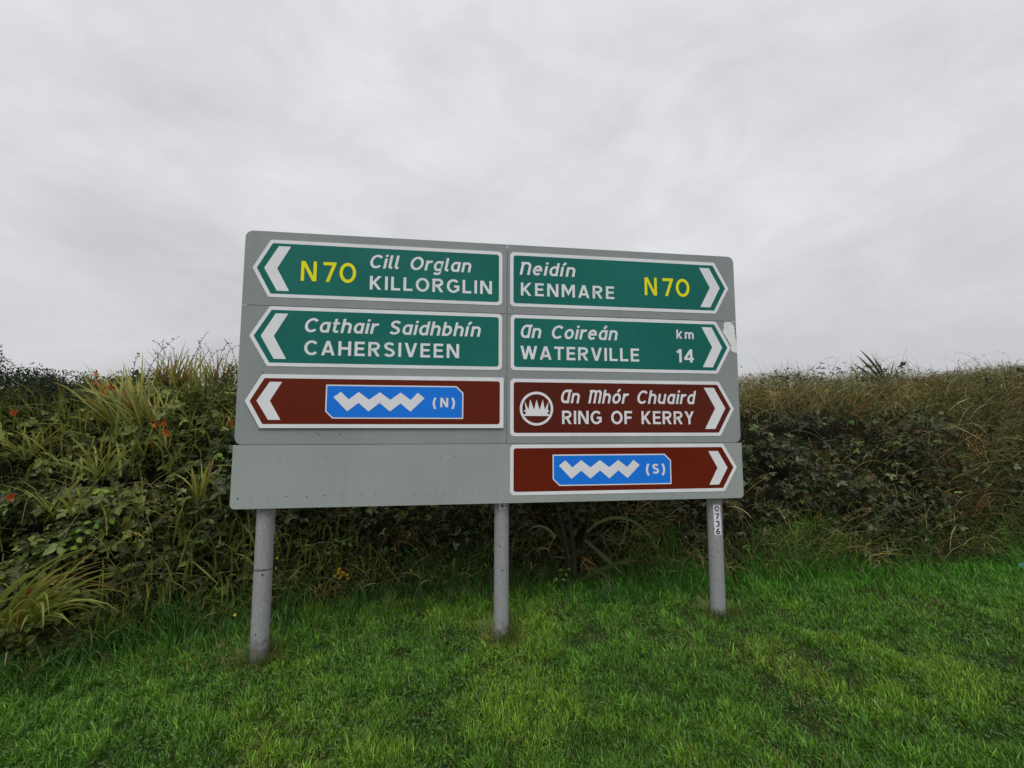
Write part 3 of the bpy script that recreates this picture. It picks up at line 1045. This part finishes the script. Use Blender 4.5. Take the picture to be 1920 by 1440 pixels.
# tufts round the posts
for q, r in zip(POSTS, (.056, .053, .054)):
    m_ = 420
    a = rng.uniform(0, 6.283, m_)
    rr = r + np.abs(rng.normal(.015, .06, m_))
    xx, yy = q[0] + rr * np.cos(a), q[1] + rr * np.sin(a)
    cc = lerp((.06, .19, .025), (.26, .22, .08), rng.random(m_) ** 1.3)
    ribbons(mb, np.stack([xx, yy, gz(xx, yy) - .01], 1), a + rng.normal(0, .6, m_), rng.uniform(.04, .15, m_), .0048, .3, rng.uniform(.8, 1.9, m_), 3, cc, cc)
tag(mb.build('verge_grass', M['grass']), 'longer bright green grass along the foot of the hedge', 'grass', kind='stuff')

# ------------------------------------------------------------------ hedge bank growth
SB = np.linspace(0, 3.2, 200)


def bank_samples(n, x0=-7.0, x1=9.5, smax=2.6, bias=1.0):
    """points spread evenly over the face of the bank with outward normals"""
    x = rng.uniform(x0, x1, n)
    arc_ = np.concatenate([[0], np.cumsum(np.hypot(np.diff(SB), np.diff(np.interp(SB, PS, PZ))))])
    tot = np.interp(smax, SB, arc_)
    s = np.interp(rng.random(n) ** bias * tot, arc_, SB)
    y = ybase(x) + s
    e = .04
    z = bank_z(x, y)
    nx = -(bank_z(x + e, y) - bank_z(x - e, y)) / (2 * e)
    ny = -(bank_z(x, y + e) - bank_z(x, y - e)) / (2 * e)
    nr = unit(np.stack([nx, ny, np.ones(n)], 1))
    return np.stack([x, y, z], 1), nr, s


def dry_weight(x, z):
    """share of dead grass over the bank: the right-hand top is grassy, the steep face is bramble"""
    rt = sstep(1.2, 2.2, x)
    top = sstep(1.42, 1.68, z + .05 * np.sin(x * 2.1))
    right = np.maximum(np.maximum(top, sstep(3.7, 5.0, x) * .66), .20)
    right = np.maximum(right, .62 * sstep(.70, .35, z))
    mid = np.maximum(.65 * top, .42 * sstep(1.0, .5, z))
    left = np.maximum(.30 * top, .50 * sstep(.95, .5, z) * sstep(-2.7, -1.8, x))
    left = np.maximum(left, .10)
    lf = sstep(-1.0, -1.8, x)
    v = right * rt + (1 - rt) * (left * lf + mid * (1 - lf))
    v = v + .5 * (fbm(x * 2.4 + 17, z * 2.8 + 29, 3) - .5) * (v > .05)
    return np.clip(v + .09, 0, 1)


# --- bramble leaves in threes
n = 62000
P, NR, s = bank_samples(n)
lump = fbm(P[:, 0] * 1.7 + 33, P[:, 2] * 1.9 + s * 1.2 + 4, 3)
fine = fbm(P[:, 0] * 6 + 3, P[:, 2] * 6 + s * 5, 3)
dw = dry_weight(P[:, 0], P[:, 2])
keep = (rng.random(n) < np.clip(1.25 - 1.12 * dw + .5 * (lump - .5), .05, 1)) & (fine + .2 * rng.random(n) + .45 * (lump - .5) > .51)
P, NR, s, lump, fine, dw = P[keep], NR[keep], s[keep], lump[keep], fine[keep], dw[keep]
n = len(P)
depth = rng.random(n) ** .55 * 1.35 - .35
bul = (.03 + .62 * np.clip(lump - .28, 0, .6) + .14 * fine) * sstep(-.05, .35, s)
pos = P + NR * (bul * depth)[:, None] + rng.normal(0, .02, (n, 3))
nrm = unit(NR * .7 + np.array([0, -.10, .75]) + rng.normal(0, .62, (n, 3)))
aa = rng.normal(0, 1, (n, 3)) + np.array([0, -.55, -.45])
ax = unit(aa - nrm * np.sum(aa * nrm, 1, keepdims=True))
bi = np.cross(nrm, ax)
tn = rng.random(n)
patch = fbm(P[:, 0] * .9 + 61, P[:, 2] * 1.2 + 7, 2)
c = lerp((.022, .032, .012), (.066, .080, .030), np.clip(tn * .8 + patch * .5 - .2, 0, 1))
c = np.where((rng.random(n) < .08 + .10 * (P[:, 0] < -1.5))[:, None], np.array([.085, .140, .030]), c)
c = np.where((rng.random(n) < .08)[:, None], np.array([.095, .070, .030]), c)
c = np.where((rng.random(n) < .14)[:, None], np.array([.100, .120, .058]), c)
lft = sstep(-1.7, -2.6, P[:, 0]) * sstep(.45, .6, patch + .2 * rng.random(n))
c = c * (1 - .6 * lft[:, None]) + np.array([.135, .170, .032]) * (.6 * lft[:, None])
c *= rng.gamma(5, .2, (n, 1)).clip(.35, 2.3)
sz = rng.uniform(.022, .070, n) * (1 + .25 * sstep(-1.2, -2.2, P[:, 0])) * np.where(dw > .5, .8, 1)
mb = MB()
leaves(mb, pos, ax, nrm, sz, sz * .66, c)
for sg in (-1, 1):
    a2 = unit(ax * .35 + bi * sg + rng.normal(0, .12, (n, 3)))
    n2v = unit(nrm + rng.normal(0, .25, (n, 3)))
    a2 = unit(a2 - n2v * np.sum(a2 * n2v, 1, keepdims=True))
    leaves(mb, pos - ax * .006, a2, n2v, sz * .85, sz * .56, c * rng.uniform(.8, 1.2, (n, 1)))
tag(mb.build('bramble_thicket', M['leaf']), 'dark bramble leaves covering the steep face of the hedge bank', 'brambles', kind='stuff')

# --- dead and dying grass
n = 112000
P, NR, s = bank_samples(n, smax=3.0)
dw = dry_weight(P[:, 0], P[:, 2])
pt = fbm(P[:, 0] * 2.3 + 91, P[:, 2] * 2.3 + s * 2, 3)
keep = rng.random(n) < np.clip(dw * 1.15 + .9 * (pt - .55), .03, 1)
P, NR, s, dw, pt = P[keep], NR[keep], s[keep], dw[keep], pt[keep]
n = len(P)
onT = sstep(.7, 1.3, s)
col_sel = rng.random(n)
tone = fbm(P[:, 0] * 1.6 + 15, P[:, 2] * 2 + s * 1.1 + 45, 3) + .35 * (rng.random(n) - .5)
c = lerp((.120, .132, .038), (.370, .300, .118), np.clip(tone * 2.0 - .55, 0, 1))
rust = sstep(.60, .74, fbm(P[:, 0] * 2.0 + 5, P[:, 2] * 2.3 + s + 71, 3) + .2 * (rng.random(n) - .5))
c = c * (1 - .55 * rust[:, None]) + np.array([.36, .165, .045]) * (.55 * rust[:, None])
gsel = rng.random(n) < .25
c[gsel] = np.array([.085, .130, .028]) * rng.uniform(.7, 1.3, (gsel.sum(), 1))
psel = rng.random(n) < .05
c[psel] = np.array([.48, .43, .27])
c *= rng.gamma(4, .25, (n, 1)).clip(.3, 2.5) * (.45 + 1.1 * fbm(P[:, 0] * 1.4 + 77, P[:, 2] * 2.0 + s * 1.5 + 21, 3))[:, None]
front = np.arctan2(NR[:, 1], NR[:, 0])
az = np.where(rng.random(n) < .55, front + rng.normal(0, .8, n), rng.uniform(0, 6.283, n))
Ln = rng.uniform(.12, .40, n) * (1 - .45 * onT)
tilt = np.arccos(np.clip(NR[:, 2], -1, 1))
mb = MB()
ribbons(mb, P + NR * rng.uniform(-.12, .17, n)[:, None], az, Ln, rng.uniform(.0034, .0066, n), np.clip(rng.normal(.45, .3, n) + tilt * .25 + .45 * onT, 0, 1.7), rng.uniform(1.2, 2.7, n), 4, c * .95, c * 1.05, rng.uniform(-.9, .9, n))
# broad yellow-green blades scattered through the left of the hedge
n = 6500
P, NR, s = bank_samples(n, x0=-6.5, x1=-1.0, smax=1.6)
gt = fbm(P[:, 0] * 1.5 + 7, P[:, 2] * 1.8 + 3, 3)
kk = (gt + .3 * (rng.random(n) - .5) + .30 * sstep(.9, 1.5, P[:, 2]) - .12 * sstep(-2.4, -1.6, P[:, 0]) * sstep(1.2, .7, P[:, 2]) > .61)
P, NR = P[kk], NR[kk]
n = len(P)
c = lerp((.10, .16, .03), (.32, .30, .07), rng.random(n)) * rng.uniform(.7, 1.25, (n, 1))
ribbons(mb, P + NR * rng.uniform(.0, .22, n)[:, None], np.arctan2(NR[:, 1], NR[:, 0]) + rng.normal(0, 1.0, n), rng.uniform(.16, .40, n), rng.uniform(.008, .018, n), np.abs(rng.normal(.3, .3, n)), rng.uniform(.7, 2.2, n), 6, c, c, rng.uniform(-.6, .6, n))
# seeding stems that stand against the sky along the crest
n = 1500
x = rng.uniform(-1.0, 9.5, n)
sS = rng.uniform(.9, 2.2, n)
y = ybase(x) + sS
P = np.stack([x, y, bank_z(x, y)], 1)
c = lerp((.13, .125, .05), (.28, .24, .11), rng.random(n))
clump = np.clip(fbm(x * 2 + 50, y, 3) * 1.6 - .2, .2, 1.2)
tip = ribbons(mb, P, rng.normal(2.6, 1.0, n), rng.uniform(.26, .62, n) * clump + .05, .0058, rng.uniform(.0, .25, n), rng.uniform(.5, 1.9, n), 5, c, c, pw=2.0, basew=1)
m_ = rng.random(n) < .5
ribbons(mb, tip[m_] - np.array([0, 0, .01]), rng.normal(2.6, .8, m_.sum()), rng.uniform(.06, .12, m_.sum()), .008, rng.uniform(.8, 1.6, m_.sum()), rng.uniform(1.5, 2.6, m_.sum()), 3, c[m_] * .9, c[m_] * 1.2)
tag(mb.build('dry_grass', M['dry']), 'tangled dead and yellowing long grass over the hedge bank', 'grass', kind='stuff')

# --- arching bramble canes and dead stalks
mb = MB()
P, NR, s = bank_samples(420, x0=-5.5, x1=7.5, smax=1.5)
for i in range(len(P)):
    az = math.atan2(NR[i, 1], NR[i, 0]) + random.gauss(0, 1.0)
    ln = random.uniform(.25, .95)
    th = random.uniform(.2, .9)
    dth = random.uniform(.4, 1.7)
    pts = [P[i] - NR[i] * .03]
    for q in range(7):
        t = th + dth * q / 6
        pts.append(pts[-1] + ln / 7 * np.array([math.sin(t) * math.cos(az), math.sin(t) * math.sin(az), math.cos(t)]))
    cc = random.choice([(.11, .085, .06), (.16, .13, .09), (.07, .05, .035), (.09, .05, .04), (.20, .18, .13)])
    tube(mb, pts, random.uniform(.0018, .0042), .0010, cc, sides=4, cap=False)
tag(mb.build('dead_canes', M['cane']), 'thin brown dead canes and stalks tangled in the hedge', 'stalks', kind='stuff')


# ------------------------------------------------------------------ single plants
def crocosmia(px, py, height, nleaf, spread, lean, label, nspike=0, flowers=(), dens_az=None, seed=0, warm=.3, fwd=.27, droop=.55):
    """strap-leaved montbretia clump: leaves, seed stalks, orange flower sprays"""
    r = np.random.default_rng(seed)
    b = on_bank(px, py)
    b = b + unit(np.array([0, 0, CAM_H]) - b) * fwd + np.array([0, 0, -.03])
    t = thing('montbretia_clump', label, 'plant', b, 'montbretia clumps growing out of the hedge')
    az = r.uniform(0, 6.283, nleaf) if dens_az is None else r.normal(dens_az[0], dens_az[1], nleaf)
    base = np.stack([r.normal(0, spread, nleaf), r.normal(0, spread * .5, nleaf), r.uniform(-.04, .05, nleaf)], 1)
    Ln = height * r.uniform(.55, 1.1, nleaf)
    th0 = np.abs(r.normal(lean, .16, nleaf))
    th1 = th0 + np.abs(r.normal(droop, .45, nleaf))
    mixv = r.random(nleaf)
    c = lerp((.12, .19, .030), (.34, .34, .060), mixv)
    c1 = lerp((.24, .31, .055), (.58, .51, .15), r.random(nleaf))
    ru = r.random(nleaf) < warm * .35
    c1[ru] = (.30, .13, .035)
    hot = r.random(nleaf) < warm * .08
    c[hot] = (.22, .06, .03)
    c1[hot] = (.34, .07, .06)
    wl = r.uniform(.013, .027, nleaf)
    tw = r.uniform(-.7, .7, nleaf)
    for q in range(nleaf):
        mb = MB()
        ribbons(mb, base[q:q + 1], az[q:q + 1], Ln[q:q + 1], wl[q], th0[q], th1[q], 7, c[q:q + 1], c1[q:q + 1], tw[q], pw=1.6, basew=.55)
        mb.build('leaf', M['strap'], t)
    for i in range(nspike):
        mb = MB()
        a = r.normal(2.4, .9)
        ln = height * r.uniform(1.05, 1.5)
        p = np.array([r.normal(0, spread), r.normal(0, spread * .4), 0])
        pts = [p]
        th = r.uniform(.02, .2)
        de = r.uniform(.5, 1.5)
        for q in range(10):
            tt = th + de * (q / 9) ** 3
            pts.append(pts[-1] + ln / 10 * np.array([math.sin(tt) * math.cos(a), math.sin(tt) * math.sin(a), math.cos(tt)]))
        pts = np.array(pts)
        tube(mb, pts, .0034, .0014, (.055, .05, .03), sides=4, cap=False)
        st = mb.build('seed_stalk', M['cane'], t)
        mb = MB()
        for q in np.linspace(6.2, 9.9, 11):
            k0 = int(q)
            pp = pts[k0] * (1 - (q - k0)) + pts[min(k0 + 1, 10)] * (q - k0)
            dd = unit(np.array([r.normal(0, 1), r.normal(0, 1), .5]))
            leaves(mb, pp[None], dd[None], unit(np.array([[r.normal(0, 1), -1, .4]])), .026, .013, np.array([[.05, .045, .028]]))
        mb.build('seed_pods', M['cane'], st)['kind'] = 'stuff'
    for fx, fy in flowers:
        q = at_depth(fx, fy, b[1] - .10) - b
        mb = MB()
        root = np.array([q[0] * .3, -.02, 0.05])
        mid = (root + q) / 2 + np.array([0, -.02, .05])
        ts = np.linspace(0, 1, 7)[:, None]
        pts = root * (1 - ts) ** 2 + 2 * mid * ts * (1 - ts) + q * ts ** 2
        tube(mb, pts, .0022, .0014, (.07, .09, .025), sides=4, cap=False)
        st = mb.build('flower_stem', M['cane'], t)
        flower(q, st, r)
        mb = MB()
        for kb in range(4):
            bp = pts[-1] * (1 - .09 * kb) + pts[3] * (.09 * kb) + np.array([r.normal(0, .012), 0, r.normal(.01, .008)])
            tube(mb, np.array([bp, bp + [r.normal(0, .006), -.008, .012], bp + [r.normal(0, .01), -.014, .022]]), .002, .0042, (.55, .10, .02), sides=5)
        mb.build('flower_buds', M['petal'], st)['kind'] = 'stuff'
    return t


def flower(q, parent, r, size=.029, col=(.74, .150, .020)):
    mb = MB()
    ax0 = unit(np.array([r.normal(0, .5), -.8, r.normal(.1, .4)]))
    u_ = unit(np.cross(ax0, [0.1, 0, 1]))
    v_ = np.cross(ax0, u_)
    n = 6
    A = np.arange(n) * 2 * math.pi / n + r.uniform(0, 1)
    pet = ax0[None] * .55 + (np.cos(A)[:, None] * u_ + np.sin(A)[:, None] * v_) * .85
    nn = ax0[None] - (np.cos(A)[:, None] * u_ + np.sin(A)[:, None] * v_) * .5
    leaves(mb, np.tile(q - ax0 * .012, (n, 1)), pet, nn, size * r.uniform(.8, 1.1, n), size * .5, np.array(col)[None] * r.uniform(.75, 1.2, (n, 1)))
    # funnel behind the petals
    tube(mb, np.array([q - ax0 * .034, q - ax0 * .02, q - ax0 * .004]), .0025, .007, (.62, .11, .015), sides=6)
    return mb.build('flower', M['petal'], parent)


crocosmia(255, 815, .66, 140, .12, .36, 'big yellow-green strap-leaved montbretia clump leaning left with orange flowers at its tips', 2,
          ((178, 703), (178, 722), (196, 731), (208, 730), (190, 738)), (3.0, .8), 11, .15)
crocosmia(325, 752, .66, 115, .11, .18, 'montbretia clump with upright leaves and tall dark seed stalks against the sky', 7, (), None, 12, .9, .42)
crocosmia(405, 752, .62, 115, .14, .22, 'montbretia clump close to the sign edge with orange flowers and bare seed stalks', 8, ((405, 698), (428, 697)), None, 13, .5, .42)
crocosmia(300, 850, .30, 16, .06, .4, 'small montbretia tuft with three red-orange flowers low in dark brambles', 0, ((291, 799), (307, 797), (312, 816)), None, 14, .3)
crocosmia(15, 1165, .66, 80, .10, .75, 'montbretia clump spilling long yellowed leaves down onto the lawn edge', 0, (), (-.35, .6), 15, .35, .30, 1.35)
crocosmia(180, 890, .34, 26, .08, .55, 'low montbretia tuft with pale arching leaves among brambles, without flowers', 0, (), None, 16, .2)
crocosmia(60, 850, .34, 26, .10, .6, 'montbretia tuft at the hedge end with one small orange flower', 0, ((25, 779),), None, 17, .2)
crocosmia(375, 930, .34, 14, .04, .25, 'narrow montbretia tuft of a few upright green blades beside the lower sign panel', 0, (), None, 18, .15)
crocosmia(432, 815, .22, 9, .03, .3, 'tiny montbretia tuft tucked behind the sign edge with one red flower', 0, ((430, 797),), None, 19, .2)
crocosmia(120, 960, .30, 20, .07, .6, 'sparse montbretia tuft of yellowish blades below the brambles', 0, ((20, 937),), None, 20, .4)


def flax(px, py, Y, specs, label, group=None):
    b = at_depth(px, py, Y)
    t = thing('flax_plant', label, 'plant', b, group)
    for lx, ly, az, ln, wd, a0, a1, c, pw in specs:
        mb = MB()
        p0 = at_depth(lx, ly, Y + random.uniform(-.04, .04)) - b
        ribbons(mb, p0[None], az, ln, wd, a0, a1, 12, np.array([c]), np.array([c]), 1.0, pw=pw, basew=.8)
        mb.build('leaf', M['strap'], t)
    return t


dl = (.045, .055, .025)
flax(1085, 1090, 4.02, [(1100, 1000, -.1, .74, .034, .75, 3.05, (.22, .25, .12), 1.15), (1098, 1012, -.1, .46, .040, 2.25, 2.35, (.16, .18, .09), 1), (1082, 1092, -.1, .58, .046, 1.05, 1.25, (.095, .13, .035), 1),
                        (1090, 1044, -.2, .17, .022, 1.9, 2.3, (.36, .17, .06), 1), (1092, 1050, -.3, .15, .02, 2.4, 2.7, (.34, .15, .05), 1), (1118, 1066, -.2, .22, .012, 2.1, 2.3, (.30, .27, .2), 1),
                        (1080, 1080, 2.9, .75, .035, .02, .25, dl, 1), (1072, 1080, 3.0, .72, .035, .1, .35, dl, 1), (1090, 1075, .1, .70, .032, .12, .3, dl, 1), (1096, 1070, .1, .60, .03, .3, .8, dl, 1),
                        (1086, 1085, 3.0, .65, .034, .35, .6, dl, 1), (1040, 1005, 3.1, .30, .02, .5, 2.6, (.20, .22, .10), 1), (1028, 1030, -.2, .16, .014, .5, .6, (.34, .16, .06), 1)],
     'broad-leaved flax with one long arching leaf and dead orange tips, below the sign board')
dkf = (.035, .055, .022)
flax(1655, 720, 6.0, [(1650, 715, 2.9, .42, .035, .75, .95, dkf, 1), (1655, 715, 3.0, .50, .04, .55, .8, dkf, 1), (1660, 715, 2.8, .56, .04, .35, .7, dkf, 1), (1664, 715, 2.9, .42, .035, .3, .5, dkf, 1), (1668, 715, .3, .34, .03, .25, .5, dkf, 1), (1672, 715, .2, .28, .03, .5, .7, dkf, 1), (1648, 720, 3.1, .34, .03, 1.0, 1.4, dkf, 1)],
     'spiky dark flax leaves standing up from the grassy crest of the bank')


def ragwort(px, py, label):
    b = on_bank(px, py + 55)
    t = thing('ragwort', label, 'flower', b)
    top = at_depth(px, py, b[1] - .10) - b
    r = np.random.default_rng(5)
    mb = MB()
    tube(mb, np.array([[0, 0, -.02], top * .5 + [0, -.02, .02], top]), .004, .002, (.08, .11, .03), sides=5)
    mb.build('stem', M['cane'], t)
    mb = MB()
    n = 26
    aa = r.uniform(0, 6.283, n)
    tt = r.uniform(.1, .95, n)
    leaves(mb, top[None] * tt[:, None], np.stack([np.cos(aa), np.sin(aa), r.uniform(-.2, .6, n)], 1), np.tile([0, -.4, 1.], (n, 1)), .055, .024, lerp((.06, .11, .03), (.12, .15, .03), r.random(n)))
    mb.build('leaves', M['leaf'], t)
    for i in range(13):
        q = top + np.array([r.normal(0, .035), r.normal(-.02, .015), r.normal(0, .03)])
        mb = MB()
        n = 9
        A = np.arange(n) * 6.283 / n
        ax0 = unit(np.array([r.normal(0, .3), -.7, .6]))
        u_ = unit(np.cross(ax0, [1, 0, 0]))
        v_ = np.cross(ax0, u_)
        pet = np.cos(A)[:, None] * u_ + np.sin(A)[:, None] * v_
        leaves(mb, np.tile(q, (n, 1)), pet, np.tile(ax0, (n, 1)), .012, .007, (.75, .47, .012))
        mb.add([q + ax0 * .003 + (math.cos(a) * u_ + math.sin(a) * v_) * .005 for a in A], [(0, j, j + 1) for j in range(1, n - 1)], (.42, .22, .01))
        mb.build('flower_head', M['petal'], t)


ragwort(641, 1078, 'small ragwort with a cluster of yellow flower heads beside the lawn')


def dandelion(px, py, lab, below=30):
    b = on_bank(px, py + below)
    q = at_depth(px, py, b[1] - .05) - b
    t = thing('hawkweed', lab, 'flower', b, 'single yellow flowers by the hedge foot')
    mb = MB()
    tube(mb, np.array([[0, 0, -.01], q * .5 + [.01, 0, .01], q]), .0016, .0012, (.08, .10, .03), sides=4)
    mb.build('stem', M['cane'], t)
    mb = MB()
    n = 10
    A = np.arange(n) * 6.283 / n
    ax0 = unit(np.array([.1, -.8, .5]))
    u_ = unit(np.cross(ax0, [1, 0, 0]))
    v_ = np.cross(ax0, u_)
    leaves(mb, np.tile(q, (n, 1)), np.cos(A)[:, None] * u_ + np.sin(A)[:, None] * v_ + ax0 * .3, np.tile(ax0, (n, 1)), .013, .006, (.72, .62, .06))
    mb.build('flower_head', M['petal'], t)


for px, py, lb in ((521, 1048, 'small yellow flower on a thin stem behind the post with the joint ring'), (532, 1052, 'small yellow flower on a thin stem behind the post with the joint ring'),
                   (519, 1067, 'small yellow flower on a thin stem behind the post with the joint ring'), (524, 1025, 'small yellow flower on a thin stem behind the post with the joint ring'),
                   (601, 1099, 'low yellow flower in the grass just in front of the ragwort'), (772, 1070, 'pale yellow flower at the hedge foot midway between ragwort and middle post'),
                   (442, 1155, 'lone yellow flower in long grass at the hedge foot beyond the sign edge')):
    dandelion(px, py, lb)


def bramble_shoot(px, py, n, spread, label, seed, col=(.12, .22, .028), size=.062):
    b = on_bank(px, py)
    r = np.random.default_rng(seed)
    b = b + np.array([0, -.26, 0])
    t = thing('bramble_shoot', label, 'plant', b, 'pale bramble shoots in the hedge')
    pts = np.array([[.14, .30, .02], [.10, .12, .10], [.04, .0, .08], [-.04, -.04, -.0], [-.10, -.05, -.12]]) * spread
    mb = MB()
    tube(mb, pts, .003, .0015, (.10, .11, .05), sides=5)
    mb.build('stem', M['cane'], t)
    for i in range(n):
        k = (i + .5) / n * (len(pts) - 1)
        k0 = int(k)
        p = pts[k0] * (1 - k + k0) + pts[k0 + 1] * (k - k0)
        for j in range(3):
            a = r.uniform(0, 6.283) if j == 0 else a + 2.1
            axv = np.array([[math.cos(a), -.35, math.sin(a) * .6 - .15]])
            mb = MB()
            leaves(mb, (p + unit(axv)[0] * .02)[None], axv, np.array([[r.normal(0, .25), -.75, .8]]), size * r.uniform(.75, 1.15), size * .62, np.array(col)[None] * r.uniform(.7, 1.25))
            mb.build('leaf', M['leaf'], t)


bramble_shoot(228, 985, 7, 1.0, 'bright green bramble shoot hanging over dark leaves below the hedge', 31)
bramble_shoot(655, 1012, 3, .5, 'two or three bright green bramble leaves in deep shade behind the left post', 32, (.09, .18, .024), .05)
bramble_shoot(1048, 1062, 2, .4, 'small bright green leaves by the flax at the lawn edge', 33, (.09, .18, .024), .045)


def dark_shrub(px, py, Y, rx, ry, rz, nleaf, label, size=.024, trunk=False, name='dark_shrub', cat='shrub', col=((.016, .026, .012), (.045, .062, .026))):
    c = at_depth(px, py, Y)
    r = np.random.default_rng(int(px + py))
    zb = float(bank_z(c[0], c[1]))
    base = np.array([c[0], c[1], zb - .05])
    t = thing(name, label, cat, base, None)
    cc = c - base
    mb = MB()
    limbs = []
    for i in range(7 if not trunk else 12):
        e = cc + np.array([r.normal(0, .5) * rx, r.normal(0, .5) * ry, r.uniform(-.3, .6) * rz])
        m_ = np.array([0, 0, cc[2] * .35]) * 1.0 + e * .35
        limbs.append((m_, e))
        tube(mb, np.array([[0, 0, -.1], m_ * .6, m_, e * .9]), .03 if trunk else .014, .005, (.05, .042, .034), sides=5)
    mb.build('trunk' if trunk else 'stems', M['cane'], t)
    # crown: sprays of small leaves round many twig tips
    tips = []
    nt_ = 130
    while len(tips) < nt_:
        v = r.normal(0, 1, 3)
        v = v / np.linalg.norm(v) * r.uniform(.35, 1.0) ** .5
        tips.append(cc + v * np.array([rx, ry, rz]) * (1 + .12 * r.normal()))
    tips = np.array(tips)
    ti = r.integers(0, nt_, nleaf)
    sp = r.normal(0, 1, (nleaf, 3)).clip(-1.5, 1.5) * np.array([.055, .055, .045])
    pos = tips[ti] + sp
    axv = unit(sp + r.normal(0, .05, (nleaf, 3)) + np.array([0, 0, .05]))
    nrm = unit(np.array([0, -.3, .8]) + r.normal(0, .5, (nleaf, 3)))
    col_ = lerp(col[0], col[1], r.random(nleaf)) * (.7 + .6 * r.random(nt_)[ti][:, None])
    mb = MB()
    leaves(mb, pos, axv, nrm, size * r.uniform(.7, 1.4, nleaf), size * .5, col_)
    for tp in tips[::2]:
        tube(mb, np.array([cc * .4 + tp * .6, tp, tp + (tp - cc) * .12]), .004, .0015, (.045, .04, .03), sides=4, cap=False)
    mb.build('crown', M['leaf'], t)


dark_shrub(40, 752, 4.0, .55, .4, .22, 8000, 'dark green shrub at the far end of the hedge, lowest and widest')
dark_shrub(140, 750, 4.5, .45, .4, .24, 8000, 'dark green shrub behind the leaning montbretia clump')
dark_shrub(-110, 800, 3.9, .55, .4, .30, 6000, 'dark green shrub below the small tree beyond the hedge')
dark_shrub(265, 745, 5.2, .6, .35, .26, 6000, 'dark shrub half hidden by the upright montbretia leaves')
dark_shrub(435, 730, 5.0, .22, .25, .26, 1600, 'small dark shrub peeping out beside the sign edge')
dark_shrub(-66, 668, 7.5, .42, .42, .34, 2600, 'small dark tree rising above the hedge end', .05, True, 'hawthorn_tree', 'tree')

# ------------------------------------------------------------------ litter at the lawn edge
b = on_bank(1929, 1070)
t = thing('litter', 'crumpled turquoise plastic wrapper lying at the lawn edge', 'litter', b)
mb = MB()
rr_ = np.random.default_rng(3)
gx, gy = np.meshgrid(np.linspace(-.075, .12, 9), np.linspace(0, .085, 6))
zz = .03 + gy * .62 + rr_.normal(0, .006, gx.shape)
V = np.stack([gx + gy * -.25, -.05 + gy * .35 + rr_.normal(0, .005, gx.shape), zz], -1).reshape(-1, 3)
i = (np.arange(5)[:, None] * 9 + np.arange(8)[None]).ravel()
mb.add(V, np.concatenate([np.stack([i, i + 1, i + 10], 1), np.stack([i, i + 10, i + 9], 1)]), (.1, .5, .45))
mb.build('wrapper', M['litter'], t)
mb = MB()
V2 = V.copy()
V2[:, 0] = V2[:, 0] * .8 + .02
V2[:, 1] += .006 + V2[:, 2] * .4
V2[:, 2] -= .022
mb.add(V2, np.concatenate([np.stack([i, i + 1, i + 10], 1), np.stack([i, i + 10, i + 9], 1)]), (.1, .5, .45))
mb.build('inner_fold', M['litter_pale'], t)
